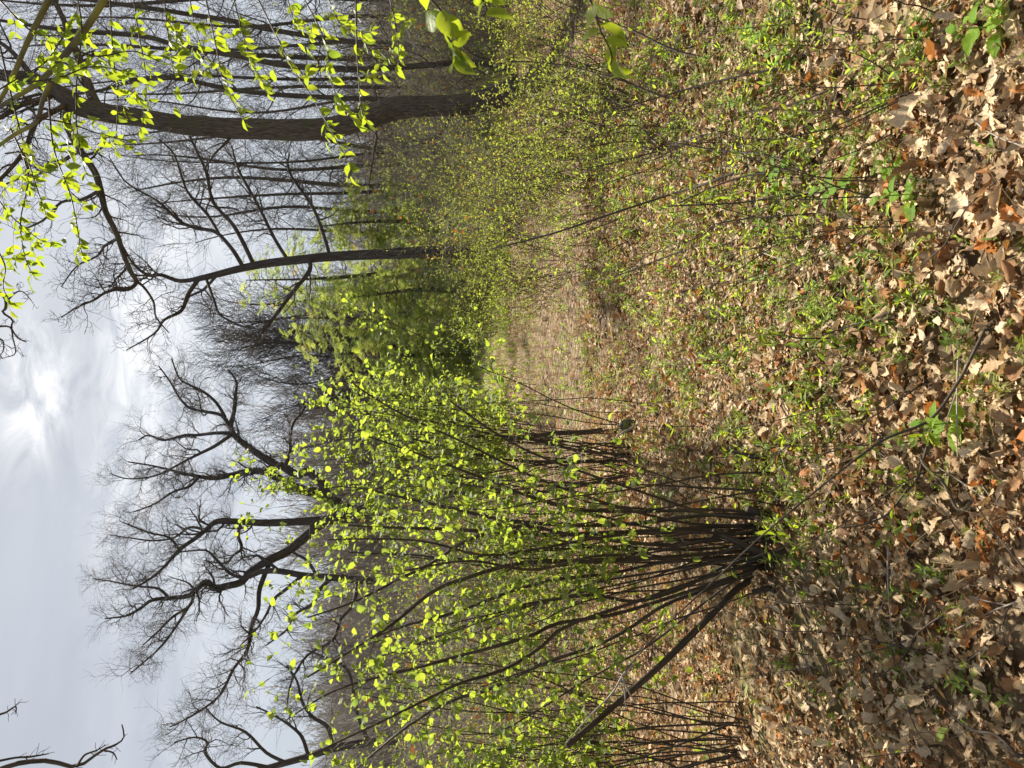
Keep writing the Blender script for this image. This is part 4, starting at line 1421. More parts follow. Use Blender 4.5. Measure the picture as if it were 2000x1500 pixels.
HB = float(G(1500, 1055)[1]) + .03
stems = [
    ([(1478, 1002, 12), (1380, 1000, 11), (1250, 1000, 10), (1100, 985, 9), (950, 935, 7), (800, 885, 5), (700, 850, 3)], .35),
    ([(1475, 1012, 12), (1350, 1010, 11), (1200, 1020, 10), (1000, 1018, 8), (850, 990, 6), (700, 950, 3)], .6),
    ([(1485, 1030, 13), (1350, 1030, 12), (1200, 1035, 11), (1050, 1045, 10), (900, 1040, 8), (760, 1030, 5), (680, 1020, 3)], .2),
    ([(1490, 1050, 14), (1380, 1052, 13), (1300, 1060, 12), (1125, 1045, 11), (1020, 1031, 10), (915, 1060, 9), (845, 1101, 8), (775, 1130, 7), (690, 1170, 5), (600, 1203, 3)], -.2),
    ([(1490, 1070, 14), (1400, 1075, 13), (1300, 1087, 13), (1160, 1101, 12), (1020, 1105, 11), (915, 1130, 10), (845, 1152, 9), (775, 1206, 8), (722, 1245, 6), (600, 1325, 4)], -.35),
    ([(1492, 1085, 13), (1400, 1090, 12), (1300, 1101, 12), (1195, 1125, 11), (1100, 1132, 10), (1020, 1145, 9), (950, 1168, 9), (880, 1196, 8), (792, 1224, 6), (700, 1262, 3)], .15),
    ([(1496, 1105, 14), (1400, 1140, 13), (1300, 1175, 12), (1195, 1206, 11), (1090, 1218, 11), (1037, 1238, 10), (950, 1262, 9), (897, 1276, 8), (827, 1301, 7), (705, 1336, 5), (635, 1364, 4), (560, 1410, 3)], -.3),
    ([(1498, 1112, 13), (1400, 1150, 12), (1300, 1184, 11), (1230, 1227, 10), (1160, 1259, 9), (1090, 1280, 9), (1020, 1311, 8), (950, 1350, 8), (901, 1366, 7), (845, 1392, 6), (775, 1437, 5), (690, 1505, 3)], .25),
    ([(1494, 1098, 12), (1380, 1130, 11), (1250, 1170, 10), (1107, 1217, 9), (1055, 1262, 8), (985, 1310, 8), (900, 1340, 7), (845, 1364, 6), (740, 1410, 4), (600, 1470, 3)], -.55),
    ([(1490, 1060, 10), (1350, 1070, 9), (1200, 1065, 9), (1050, 1080, 8), (900, 1095, 7), (800, 1080, 5), (680, 1075, 3)], .7),
    ([(1480, 1020, 9), (1350, 1018, 9), (1200, 990, 8), (1050, 940, 7), (900, 860, 5), (770, 795, 4), (690, 750, 3)], -.2),
    ([(1480, 1008, 9), (1380, 1005, 8), (1250, 965, 7), (1100, 905, 6), (980, 850, 5), (880, 790, 3)], -.45),
    ([(1488, 1040, 10), (1350, 1045, 10), (1200, 1050, 9), (1080, 1062, 8), (950, 1080, 7), (820, 1060, 5), (640, 1060, 3)], -.5),
    ([(1495, 1092, 10), (1420, 1110, 10), (1330, 1150, 9), (1240, 1170, 8), (1150, 1160, 7), (1000, 1190, 6), (850, 1250, 4), (720, 1290, 3)], .5),
    ([(1497, 1108, 9), (1420, 1145, 9), (1340, 1200, 8), (1250, 1270, 7), (1150, 1330, 6), (1050, 1390, 5), (950, 1440, 3)], .4),
    ([(1488, 1035, 8), (1300, 1030, 8), (1150, 1000, 7), (1000, 965, 6), (870, 940, 4), (760, 905, 3)], .9),
    ([(1490, 1075, 9), (1300, 1110, 8), (1150, 1145, 7), (1000, 1210, 6), (900, 1240, 4), (800, 1260, 3)], .8),
    ([(1492, 1080, 9), (1330, 1095, 8), (1180, 1090, 8), (1050, 1110, 7), (920, 1090, 5), (790, 1120, 3)], -.7),
]
hb = P(1492, 1055, HB)
hb[2] = gz(hb[0], hb[1])
near_hazel = hazel(hb, stems, 'large many-stemmed hazel fanning out from one dark base, covered in young leaves', 4, HB, 300, per=5.0, twigs=4.8, extra=22, spread=.13, extra_h=(.9, 1.7))
# cut and dead stubs round its root crown
Rs = random.Random(8)
for i in range(14):
    a_ = Rs.uniform(0, 6.283)
    q_ = np.array([hb[0] + Rs.gauss(0, .10), hb[1] + Rs.gauss(-.02, .06), 0])
    q_[2] = gz(q_[0], q_[1]) - .03
    L_ = Rs.uniform(.09, .3)
    tp_ = q_ + np.array([.45 * math.cos(a_) * L_, .35 * math.sin(a_) * L_, L_])
    r_ = Rs.uniform(.006, .016)
    tubes('stub', [(np.array([q_, (q_ + tp_) / 2 + [Rs.gauss(0, .01), 0, 0], tp_]), np.array([r_ * 1.5, r_ * 1.05, r_]))], M['hazel_bark'], near_hazel, 8, cap=True)
# its cut, leaning stem
p, r = trace([(1478, 1125, 14), (1440, 1150, 14), (1400, 1190, 14), (1300, 1290, 13), (1200, 1378, 12), (1160, 1413, 12), (1107, 1457, 12)], HB + .05, HB - .35, n=30)
o = tubes('leaning_stem', [(p, r)], M['hazel_bark'], near_hazel, 10, cap=True)
tag(o, 'thick leafless stem leaning low to the side, cut off at its end')

h2 = G(1222, 905)
hazel(h2, [([(1235, 900, 9), (1150, 905, 8), (1050, 900, 7), (950, 890, 5), (850, 870, 4), (760, 850, 2)], .2), ([(1238, 930, 9), (1150, 945, 8), (1050, 960, 6), (950, 965, 5), (850, 960, 3)], .1),
           ([(1232, 890, 8), (1150, 880, 7), (1050, 862, 6), (960, 850, 4), (880, 820, 3)], -.2)],
      'second hazel clump just behind the large one, many upright olive stems from a dark base', 5, h2[1], 120, size=(.026, .042), per=3.2, twigs=5, extra=34, spread=.17, extra_h=(1.5, 2.8))
h3 = G(1040, 812)
hazel(h3, [], 'small dark clump of upright stems at the far end of the path edge', 6, h3[1], 40, size=(.026, .042), per=2, twigs=4, extra=26, spread=.22, extra_h=(1.6, 3.0))
h4 = G(1455, 1492)
hazel(h4, [], 'dense clump of dark stems cut by the picture edge beside the leafy hazel', 7, h4[1], 40, size=(.026, .042), per=3, twigs=4, extra=40, spread=.15, extra_h=(.9, 1.9))

# dark curved sapling between the hazels and the path
SY = float(G(1186, 838)[1])
p, r = trace([(1212, 836, 15), (1186, 839, 13), (1165, 842, 11), (1130, 845, 10), (1090, 846, 10), (1037, 852, 8), (980, 858, 7), (900, 850, 5), (800, 842, 3)], SY, SY + .05, n=30)
sap = empty('sapling', (p[0][0], p[0][1], gz(p[0][0], p[0][1])), 'single dark sapling stem with a bent foot beside the small mossy stump', 'sapling')
tubes('stem', [(p, r)], M['hazel_bark'], sap, 8)
o_ = {}
side_branches(o_, [tuple(v) for v in p[::2]], list(r[::2] * .5), .5, 0, 2, random.Random(3), .15, .08, (10, 4), (.5, 1), (.5, 1), .0015, first=.45)
tubes('twigs', collect(o_, 1), M['twig'], sap, 4)['kind'] = 'stuff'


# ------------------------------------------------------------------ arching shoots near the camera
def shoot(name, label, tr, Y0, Y1, seed, leaves=0, mat='twig', twig=4, protos=None, size=(.028, .05), cat='sapling', group=None, grounded=True, tl=.22, per=9):
    R = random.Random(seed)
    p, r = trace(tr, Y0, Y1, n=len(tr) * 5, wob=.008, seed=seed)
    r = r * .9
    p[1:, 0] += (.012 * np.sin(np.linspace(0, 9, len(p)) + seed) * np.linspace(0, 1, len(p)))[1:]
    p[1:, 2] += (.010 * np.sin(np.linspace(0, 13, len(p)) + 2 * seed) * np.linspace(0, 1, len(p)))[1:]
    base = np.array(p[0])
    t = empty(name, base, label, cat, group)
    if grounded:
        z = gz(p[0][0], p[0][1])
        p[0][2] = min(p[0][2], z)
    tubes('stem', [(p, r)], M[mat], t, 8)
    o_ = {}
    if twig:
        side_branches(o_, [tuple(v) for v in p], list(r * .55), tl, 0, 2, R, .16, .05, (twig, 3), (.45, 1.0), (.5, 1.1), .0009, first=.2)
        tubes('twigs', collect(o_, 1), M[mat if mat == 'dead' else 'twig'], t, 4)['kind'] = 'stuff'
    if leaves:
        src = collect(o_, 1) if twig else [(p, r)]
        pts, dirs = leaf_points(src, R, per, bunch=.9)
        R.shuffle(idx := list(range(len(pts))))
        idx = idx[:leaves]
        attach_leaves(t, pts[idx], dirs[idx], size, LANCE_SAPLING if protos in (None, LANCE) else protos, leaves, seed)
    return t


shoot('sapling', 'long thin stem arching from the bottom across the front of the large hazel',
      [(1925, 640, 8), (1905, 680, 8), (1868, 752, 7), (1815, 825, 7), (1720, 866, 6), (1600, 950, 5), (1480, 1046, 4), (1380, 1146, 4), (1300, 1228, 3.6), (1218, 1318, 3)], 1.75, 2.05, 11, 52, 'twig', 5, LANCE, tl=.10, per=22)
p0 = P(1218, 1318, 2.05)
dt_ = empty('dead_twig', p0, 'pale grey forked dead twig hanging in front of the leaning hazel stem', 'twig')
for j, tr in enumerate(([(1235, 1298, 4), (1216, 1320, 5), (1195, 1355, 4), (1150, 1400, 3), (1105, 1452, 2)], [(1216, 1320, 4), (1220, 1350, 3), (1222, 1385, 2)], [(1216, 1320, 3), (1225, 1345, 3), (1240, 1372, 2)], [(1217, 1318, 3), (1205, 1312, 2), (1198, 1300, 1)])):
    p, r = trace(tr, 2.05, 2.1, n=12)
    tubes('fork', [(p, r)], M['dead'], dt_, 6)
shoot('sapling', 'thin dark stem bending over the leaves at the bottom centre of the woodland floor', [(1925, 640, 7), (1890, 610, 7), (1860, 552, 7), (1780, 585, 6), (1720, 615, 5), (1660, 640, 4), (1600, 662, 3)], 1.8, 2.4, 12, 36, twig=4, tl=.12, per=20)
shoot('sapling', 'dark twiggy shoot with small leaf pairs left of the bending stem', [(1800, 665, 6), (1770, 690, 6), (1700, 720, 5), (1620, 760, 4), (1560, 790, 3)], 2.25, 2.6, 13, 60, twig=6, tl=.14, per=20)
shoot('sapling', 'straight dark shoot crossing behind the bending stem', [(1800, 690, 6), (1740, 730, 5), (1660, 790, 5), (1590, 845, 4), (1520, 880, 2)], 2.2, 2.7, 14, 56, twig=6, tl=.14, per=20)
shoot('sapling', 'upright thin shoot with leaves in the greenest patch before the hazel', [(1760, 670, 5), (1680, 660, 5), (1600, 665, 4), (1530, 650, 3)], 2.4, 2.6, 15, 30, twig=6, tl=.14, per=22)
shoot('sapling', 'fork of the arching stem bent over dry leaves toward the hazel foot', [(1830, 815, 7), (1800, 905, 6), (1780, 955, 6), (1730, 1000, 5), (1650, 1030, 3)], 1.95, 2.2, 16, 44, twig=5, tl=.12, per=20)
shoot('fallen_branch', 'dark grey lichen-spotted branch lying on the leaves at the bottom edge', [(1985, 880, 9), (1950, 905, 9), (1880, 1000, 8), (1835, 930, 7), (1800, 900, 5)], 1.72, 2.0, 17, 0, 'mossy', 3, cat='branch', tl=.15)
shoot('fallen_branch', 'thin forked dead branch lying near the yellow leaf', [(1990, 1480, 9), (1950, 1440, 8), (1900, 1425, 6), (1850, 1380, 4), (1800, 1345, 3)], 1.62, 1.85, 18, 0, 'twig', 5, cat='branch', tl=.18)
stg = 'long thin shoots slanting over the green ground cover'
for i, (tr, a, b) in enumerate((
    ([(1640, 200, 6), (1500, 300, 6), (1400, 352, 6), (1300, 385, 5), (1150, 430, 5), (1050, 462, 4), (960, 488, 3)], 2.9, 4.6),
    ([(1760, 360, 6), (1650, 365, 6), (1540, 378, 5), (1430, 395, 4), (1300, 408, 3)], 2.4, 3.2),
    ([(1770, 372, 5), (1690, 400, 5), (1600, 412, 5), (1500, 425, 4), (1400, 440, 3)], 2.35, 3.0),
    ([(1850, 140, 7), (1760, 250, 7), (1690, 310, 6), (1560, 330, 5), (1440, 352, 4), (1330, 395, 3)], 2.05, 3.3),
    ([(1800, 90, 6), (1700, 100, 6), (1600, 115, 5), (1450, 150, 5), (1330, 180, 4), (1200, 210, 3)], 2.25, 3.6),
    ([(1900, 60, 6), (1780, 100, 6), (1700, 150, 5), (1570, 195, 4), (1450, 215, 3)], 1.95, 2.9),
    ([(1560, 250, 5), (1480, 260, 5), (1380, 265, 4), (1290, 290, 4), (1150, 330, 3)], 3.0, 4.2),
    ([(1680, 300, 5), (1570, 320, 5), (1480, 300, 5), (1400, 290, 4), (1300, 280, 3)], 2.6, 3.4),
    ([(1480, 460, 4), (1400, 470, 4), (1300, 500, 4), (1200, 540, 3), (1120, 560, 2)], 3.4, 4.8),
    ([(1380, 200, 5), (1300, 190, 5), (1200, 150, 4), (1100, 130, 3), (1000, 120, 3)], 3.9, 4.8),
    ([(1420, 120, 5), (1330, 100, 5), (1230, 60, 4), (1130, 20, 3)], 3.6, 4.2),
)):
    shoot('sapling', ['longest slanting brown shoot, reaching from the ground cover up to the shrubs', 'slim brown shoot rising beside the nettle patch', 'slim brown shoot second beside the nettle patch, leaning a little more',
                      'dark lichen-spotted shoot rising from the bottom corner leaves', 'thin shoot near the picture edge over the ground cover', 'short thin shoot rising beside the pale curled oak leaf',
                      'thin shoot in the middle of the densest ground cover', 'bent thin shoot crossing the densest ground cover', 'fine dark shoot between the path and the ground cover', 'thin forked shoot before the foot of the slender tree',
                      'thin shoot slanting out of the picture below the slender tree'][i], tr, a, b, 400 + i, 16, 'twig', 6, SMALL, group=stg, tl=.25, per=9, size=(.02, .04))


def thin_shoots():
    R = random.Random(44)
    k = 0
    while k < 84:
        px, py = R.uniform(1330, 1880), R.choice((R.uniform(20, 480), R.uniform(20, 480), R.uniform(560, 1000), R.uniform(1150, 1460)))
        if py > 1100 and px < 1600:
            continue
        g = G(px, py)
        t = empty('sapling', g, 'thin dark woody shoot rising out of the leaf litter and ground cover', 'sapling', 'thin shoots scattered through the litter')
        o_ = {}
        grow(o_, (g[0], g[1], g[2] - .02), (R.uniform(-.7, .3), R.uniform(-.2, .9), .8), R.uniform(.3, .8), R.uniform(.0016, .0034), 0, 1, R, wig=.10, up=.02, nchild=(5,), ang=(.4, .9), ratio=(.25, .5), rmin=.0009, steps=9, first=.25)
        p, r = o_[0][0]
        tubes('stem', [(np.array(p), np.array(r))], M['twig'], t, 5)
        sub = collect(o_, 1)
        tubes('twigs', sub, M['twig'], t, 4)['kind'] = 'stuff'
        pts, dirs = leaf_points(sub, R, 16, bunch=.6)
        idx = R.sample(range(len(pts)), min(len(pts), R.choice((0, 8, 14, 20))))
        if idx:
            attach_leaves(t, pts[idx], dirs[idx], (.018, .038), LANCE_SAPLING, 20, 3000 + k)
        k += 1


thin_shoots()


# ------------------------------------------------------------------ leafy branches hanging in from the right
def overhang():
    Y = 3.2
    root = P(-40, -120, Y)
    t = empty('bird_cherry', root, 'leafy branches of young bright green leaves hanging in above the thick furrowed trunk', 'tree')
    R = random.Random(77)
    twigs = []
    mains = [
        ([(215, -20, 13), (175, 45, 12), (140, 91, 12), (105, 133, 11), (70, 165, 10), (30, 190, 8), (-10, 215, 7)], 0, .4),
        ([(98, 160, 9), (84, 196, 8), (70, 238, 8), (30, 262, 7), (-10, 290, 6)], .1, .3),
        ([(110, -30, 12), (80, 30, 11), (50, 90, 9), (20, 160, 8), (-20, 230, 6)], .3, .5),
    ]
    for tr, a, b in mains:
        p, r = trace(tr, Y + a, Y + b, n=26, wob=.02, seed=len(tr))
        tubes('branch', [(p, r)], M['mossy'], t, 9)
    strands = [
        ([(150, -10, 5), (160, 60, 5), (150, 150, 4), (150, 250, 4), (165, 330, 3)], 0), ([(215, -10, 5), (220, 100, 4), (230, 190, 4), (225, 290, 3)], .2), ([(320, -10, 5), (330, 80, 4), (345, 180, 3)], .3),
        ([(400, -10, 5), (420, 80, 4), (440, 170, 4), (480, 240, 3)], -.2), ([(500, -10, 5), (540, 70, 5), (570, 130, 4), (610, 190, 4), (655, 270, 3), (688, 330, 2)], 0), ([(590, -10, 5), (635, 80, 4), (650, 170, 4), (695, 240, 3)], -.3),
        ([(695, -10, 6), (698, 110, 5), (706, 220, 4)], .1), ([(20, 250, 6), (55, 340, 5), (40, 430, 4), (48, 500, 3), (66, 540, 2)], .4), ([(95, 190, 6), (105, 290, 5), (140, 390, 4), (160, 500, 3)], .3),
        ([(0, 90, 6), (30, 220, 5), (60, 330, 4), (90, 420, 3)], .2), ([(0, 0, 6), (60, 60, 5), (110, 70, 4), (170, 60, 3)], .2), ([(60, 160, 6), (120, 150, 5), (180, 130, 4), (250, 140, 3)], -.2),
        ([(70, 230, 6), (130, 240, 5), (190, 260, 4), (250, 275, 3)], .1), ([(140, 95, 6), (190, 110, 5), (260, 100, 4), (310, 120, 3)], -.1), ([(-10, 380, 5), (20, 420, 4), (60, 455, 3), (80, 470, 2)], .5),
        ([(-10, 480, 5), (10, 520, 4), (6, 560, 3), (20, 590, 2)], .6), ([(260, -10, 4), (270, 60, 4), (285, 150, 3), (280, 230, 2)], .5), ([(455, -10, 4), (470, 50, 4), (490, 120, 3), (520, 170, 2)], .4),
        ([(640, -10, 4), (660, 40, 3), (690, 60, 3), (740, 110, 2)], .4), ([(560, -10, 4), (575, 40, 3), (600, 60, 2)], .6), ([(370, -10, 4), (380, 50, 3), (400, 110, 2)], .6), ([(-10, 180, 5), (40, 150, 4), (90, 120, 4), (130, 60, 3)], .1),
        ([(10, 300, 5), (50, 300, 4), (100, 340, 3), (130, 350, 2)], -.2), ([(760, -10, 5), (775, 60, 4), (780, 110, 3)], .3)]
    for i, (tr, dy) in enumerate(strands):
        p, r = trace(tr, Y + dy, Y + dy + .15, n=18, wob=.03, seed=500 + i)
        tubes('twig', [(p, r * .6)], M['twig'], t, 5)
        twigs.append((p, r))
        o_ = {}
        side_branches(o_, [tuple(v) for v in p], list(r * .4), .22, 0, 1, R, .15, .02, (5,), (.5, 1.0), (.4, 1.0), .0010, first=.1)
        sub = collect(o_, 1)
        tubes('twigs', sub, M['twig'], t, 4)['kind'] = 'stuff'
        twigs += sub
    pts, dirs = leaf_points(twigs, R, 17, bunch=.7)
    attach_leaves(t, pts, dirs, (.032, .064), CHERRY, 300, 9, droop=.45)
    # dark bare twigs against the sky with lichen
    return t


overhang()
for i, (lab, tr, Y, n) in enumerate((
    ('spray of large soft bright green leaves hanging in beside the slender tree', [(800, -60, 6), (850, 10, 5), (872, 60, 5), (885, 110, 3)], 1.35, 13),
    ('short twig of large bright leaves close to the camera, below the larger leaf spray', [(1130, -40, 6), (1165, 30, 5), (1185, 90, 4), (1200, 135, 3)], 1.3, 10),
    ('leaf pair on a twig close to the camera above the slender tree foot', [(930, -40, 5), (945, 10, 4), (940, 40, 3)], 1.45, 6))):
    shoot('leafy_twig', lab, tr, Y, Y + .1, 600 + i, n, 'twig', 0, CHERRY, (.045, .07), cat='twig', grounded=False, per=40)

# bare twigs dropping in at the top-left corner
tw = empty('oak_twig', P(-20, 1505, 3.0), 'dark bare budded twigs hanging in at the corner of the sky', 'twig')
for i, tr in enumerate(([(-20, 1400, 5), (10, 1392, 4), (30, 1380, 3), (31, 1393, 2)], [(-10, 1505, 9), (40, 1490, 9), (95, 1486, 8), (150, 1497, 7), (200, 1465, 5), (225, 1455, 4), (242, 1440, 3), (238, 1415, 2)],
                        [(-10, 1488, 5), (30, 1480, 4), (60, 1478, 4), (95, 1472, 2)], [(150, 1497, 5), (165, 1475, 4), (190, 1465, 3), (205, 1455, 2)], [(200, 1465, 3), (220, 1470, 3), (228, 1482, 2)])):
    p, r = trace(tr, 3.0, 3.1, n=16, wob=.01, seed=i)
    tubes('branch', [(p, r)], M['bark_slim'], tw, 6)
    o_ = {}
    side_branches(o_, [tuple(v) for v in p], list(r * .5), .09, 0, 1, random.Random(i), .25, .0, (8,), (.6, 1.2), (.3, .9), .0014, first=.3)
    tubes('twigs', collect(o_, 1), M['bark_slim'], tw, 4)['kind'] = 'stuff'
tw = empty('oak_twig', P(0, 640, 9.0), 'crooked bare branch tip hanging alone at the top of the sky', 'twig')
for i, tr in enumerate(([(-40, 560, 9), (5, 575, 8), (12, 600, 7), (5, 610, 6), (25, 625, 5), (22, 640, 4), (35, 660, 4), (52, 668, 3)], [(12, 590, 6), (30, 572, 4), (45, 570, 3), (62, 588, 2)], [(-20, 640, 6), (18, 638, 5), (25, 660, 4), (30, 690, 3), (10, 698, 2)], [(-30, 655, 6), (5, 665, 4), (5, 690, 2)])):
    p, r = trace(tr, 9.0, 9.2, n=16, wob=.02, seed=i)
    tubes('branch', [(p, r * .7)], M['bark_slim'], tw, 6)
    o_ = {}
    side_branches(o_, [tuple(v) for v in p], list(r * .4), .3, 0, 2, random.Random(i + 9), .3, .0, (7, 4), (.6, 1.2), (.3, .8), .003, first=.3)
    tubes('twigs', collect(o_, 1), M['bark_slim'], tw, 4)['kind'] = 'stuff'


# ------------------------------------------------------------------ understorey of young shrubs
def understorey():
    R = random.Random(91)
    protos = []
    for s in range(4):
        o_ = {}
        for j in range(6):
            a = R.uniform(0, 6.28)
            grow(o_, (R.gauss(0, .08), R.gauss(0, .08), 0), (.5 * math.cos(a), .5 * math.sin(a), 1), R.uniform(.45, 1.0), .005, 0, 1, R, wig=.14, up=.05, nchild=(7,), ang=(.5, 1.0), ratio=(.25, .5), rmin=.002, steps=6, first=.25)
        polys = collect(o_, 0)
        pts, dirs = leaf_points(collect(o_, 1), R, 10)
        v, q, t = tube_arrays(polys, 3)
        me = fast_mesh('shrub_stems', v, q, None, {'tc': ('FLOAT_VECTOR', t)})
        me.materials.append(M['twig'])
        parts = []
        for pp, dd in zip(pts, dirs):
            bv, bq = cherry_blade(30)
            bv = bv[[0, 1, 2, 9, 10, 11, 12, 13, 14, 18, 19, 20]]
            bq = np.array([(0, 1, 4, 3), (1, 2, 5, 4), (3, 4, 7, 6), (4, 5, 8, 7), (6, 7, 10, 9), (7, 8, 11, 10)])
            parts.append((xform(bv, dd, np.array([R.gauss(0, .5), R.gauss(0, .5), 1]), pp, R.uniform(.022, .042)), bq))
        lv, lq = merge(parts)
        ml = fast_mesh('shrub_leaves', lv, lq)
        ml.materials.append(M['shrub_leaf'])
        protos.append((me, ml))
    spots = []
    # seen in the photo to the right of the path, thinning out to the left
    regs = [((1130, 350), 100, 110, 42), ((1010, 430), 70, 110, 36), ((1200, 220), 70, 100, 14), ((960, 320), 40, 100, 24), ((1080, 60), 60, 70, 18), ((945, 150), 12, 30, 10), ((940, 420), 10, 90, 16), ((958, 630), 12, 60, 16), ((985, 770), 15, 60, 9), ((1060, 560), 40, 45, 8), ((960, 560), 30, 70, 20), ((1200, 1300), 90, 160, 24), ((1060, 1250), 60, 200, 26), ((980, 880), 30, 60, 10), ((1000, 1420), 50, 80, 14)]
    for (cx, cy), sx, sy, n in regs:
        for _ in range(n):
            px, py = R.gauss(cx, sx), R.gauss(cy, sy)
            if px < 925 or py < -60 or py > 1560:
                continue
            g = G(px, py)
            if 125 < py < 240 and 8 < g[1] < 14.6:
                continue
            if 3.5 < g[1] < 30 and abs(g[0] - (.3 + .028 * (g[1] - 5))) > .45 + .01 * g[1]:
                spots.append(g)
    def spot_of(g):
        a = g[0] / g[1]
        if a > .44:
            return 'near the picture edge by the slender tree'
        if a > .29:
            return 'below the thick furrowed trunk'
        return 'in front of the bare oak' if a > .13 else 'at the edge of the brown path'

    for i, g in enumerate(spots):
        me, ml = protos[i % 4]
        right_side = g[0] > 0
        t = empty('seedling_shrub', g, 'knee-high shrub of brown shoots with yellow-green leaves ' + spot_of(g) if right_side else 'knee-high shrub of thin brown shoots with small leaves in the thicket behind the large hazel', 'shrub', 'young shrubs right of the path' if right_side else 'young shrubs behind the large hazel')
        rz, s = R.uniform(0, 6.28), R.uniform(.55, 1.15) * (1.0 if g[1] < 12 else 1.35)
        place('stems', me, g, (0, 0, rz), s, None, t)
        place('crown', ml, g, (0, 0, rz), s, None, t, R.random())
    return len(spots)


nspots = understorey()


def thicket():
    """Head-high tangles of thin grey-brown shoots with sparse young leaves and a few rusty leaves left from last year."""
    R = random.Random(191)
    protos = []
    bq = np.array([(0, 1, 4, 3), (1, 2, 5, 4), (3, 4, 7, 6), (4, 5, 8, 7), (6, 7, 10, 9), (7, 8, 11, 10)])
    bv = cherry_blade(30)[0][[0, 1, 2, 9, 10, 11, 12, 13, 14, 18, 19, 20]]
    for s_ in range(5):
        o_ = {}
        for j in range(9):
            a = R.uniform(0, 6.28)
            le = R.uniform(.1, .6)
            grow(o_, (R.gauss(0, .3), R.gauss(0, .3), -.05), (le * math.cos(a), le * math.sin(a), 1), R.uniform(1.1, 2.6), R.uniform(.006, .014), 0, 2, R, wig=.15, up=.03, nchild=(11, 5), ang=(.5, 1.15), ratio=(.22, .5), rmin=.0025, steps=8, first=.15)
        v, q, t = tube_arrays(collect(o_, 0), 3)
        me = fast_mesh('thicket_stems', v, q, None, {'tc': ('FLOAT_VECTOR', t)})
        me.materials.append(M['scrub'])
        pts, dirs = leaf_points(collect(o_, 1), R, 2.6)
        parts = [(xform(bv, dd, np.array([R.gauss(0, .6), R.gauss(0, .6), 1]), pp, R.uniform(.024, .05)), bq) for pp, dd in zip(pts, dirs)]
        lv, lq = merge(parts)
        ml = fast_mesh('thicket_leaves', lv, lq)
        ml.materials.append(M['shrub_leaf'])
        lv, lq = merge(parts[::3])
        ms = fast_mesh('thicket_few_leaves', lv, lq)
        ms.materials.append(M['shrub_leaf'])
        k = R.sample(range(len(pts)), 14)
        lv, lq = merge([(xform(bv * [1.4, 1, 1], np.array([R.gauss(0, .5), R.gauss(0, .5), -1]), np.array([R.gauss(0, 1), R.gauss(0, 1), .2]), pts[i], R.uniform(.06, .1)), bq) for i in k])
        mo = fast_mesh('thicket_dead_leaves', lv, lq)
        mo.materials.append(M['litter'])
        protos.append((me, ml, mo, ms))
    n = 0
    for side, lab, grp, rows in (
            (1, 'tall tangle of thin grey-brown shoots with sparse young leaves before the conifers', 'tangled thickets before the conifers',
             [(350, 10.5, .75), (335, 12.5, .9), (400, 12.5, .85), (430, 15, 1.0), (350, 15, 1.0), (300, 17, 1.1), (470, 17, .8), (240, 17.5, 1.1), (120, 18, 1.1), (60, 17, 1.1), (10, 19, 1.2), (90, 21, 1.3), (160, 20, 1.2), (380, 19, 1.2), (260, 21, 1.3), (440, 21, 1.1), (520, 19, .8), (600, 24, .8), (545, 23, .95), (655, 26, .75), (20, 20, 1.9), (75, 24, 2.2), (135, 22, 1.8), (215, 24, 2.0), (290, 23, 2.0), (345, 25, 2.1), (410, 24, 1.8), (460, 26, 1.7), (180, 27, 2.4), (-40, 16, 1.1), (320, 22, 1.3), (560, 22, .8), (200, 23, 1.4)]),
            (0, 'tall tangle of thin grey-brown shoots with sparse leaves behind the large hazel', 'tangled thickets behind the large hazel',
             [(1480, 6.5, .8), (1380, 7.5, .9), (1290, 8.5, .95), (1200, 9.5, .9), (1430, 9.5, 1.1), (1120, 11, 1.0), (1040, 12, .9), (1330, 11, 1.2), (1240, 13, 1.3), (1480, 12, 1.3), (1150, 15, 1.4), (1060, 16, 1.3), (970, 15, .9), (900, 18, 1.0), (1400, 15, 1.5), (1300, 17, 1.5), (1000, 19, 1.4), (1180, 19, 1.6), (840, 22, 1.0)])):
        for i, (py, Y, sc) in enumerate(rows):
            g = P(900, py, Y)
            g[2] = gz(g[0], g[1])
            me, ml, mo, ms = protos[(i * 2 + side) % 5]
            t = empty('thicket_shrub', g, lab, 'shrub', grp)
            rz = R.uniform(0, 6.28)
            place('stems', me, g, (0, 0, rz), sc, None, t)
            place('crown', ml if side and i % 3 and sc < 1.5 else ms, g, (0, 0, rz), sc, None, t, R.random())
            place('dead_leaves', mo, g, (0, 0, rz), sc, None, t, .93 + .06 * R.random())


thicket()


# ------------------------------------------------------------------ nettles, stump, violet
def nettle(px, py, s, seed, label):
    g = G(px, py)
    R = np.random.default_rng(seed)
    t = empty('nettle', g, label, 'plant')
    s *= 1.25
    h = s * 2.4
    p = np.array([g - [0, 0, .02], g + [.006, 0, h * .5], g + [.0, .004, h]])
    tubes('stem', [(p, np.array([.003, .0025, .0015]))], M['grass'], t, 5)
    for i in range(4):
        z = h * (.35 + .65 * i / 3)
        for k in (0, math.pi):
            a = i * math.pi / 2 + k + R.normal(0, .25)
            d = np.array([math.cos(a), math.sin(a), .25 + .1 * i])
            e = frame_euler(d[None], np.array([[R.normal(0, .2), R.normal(0, .2), 1]]))[0]
            place('leaf', NETTLE[i % 3], g + np.array([0, 0, z]) + norm(d) * s * .22, tuple(e), s * R.uniform(.75, 1.05) * (1.1 - .13 * i), None, t, R.random())


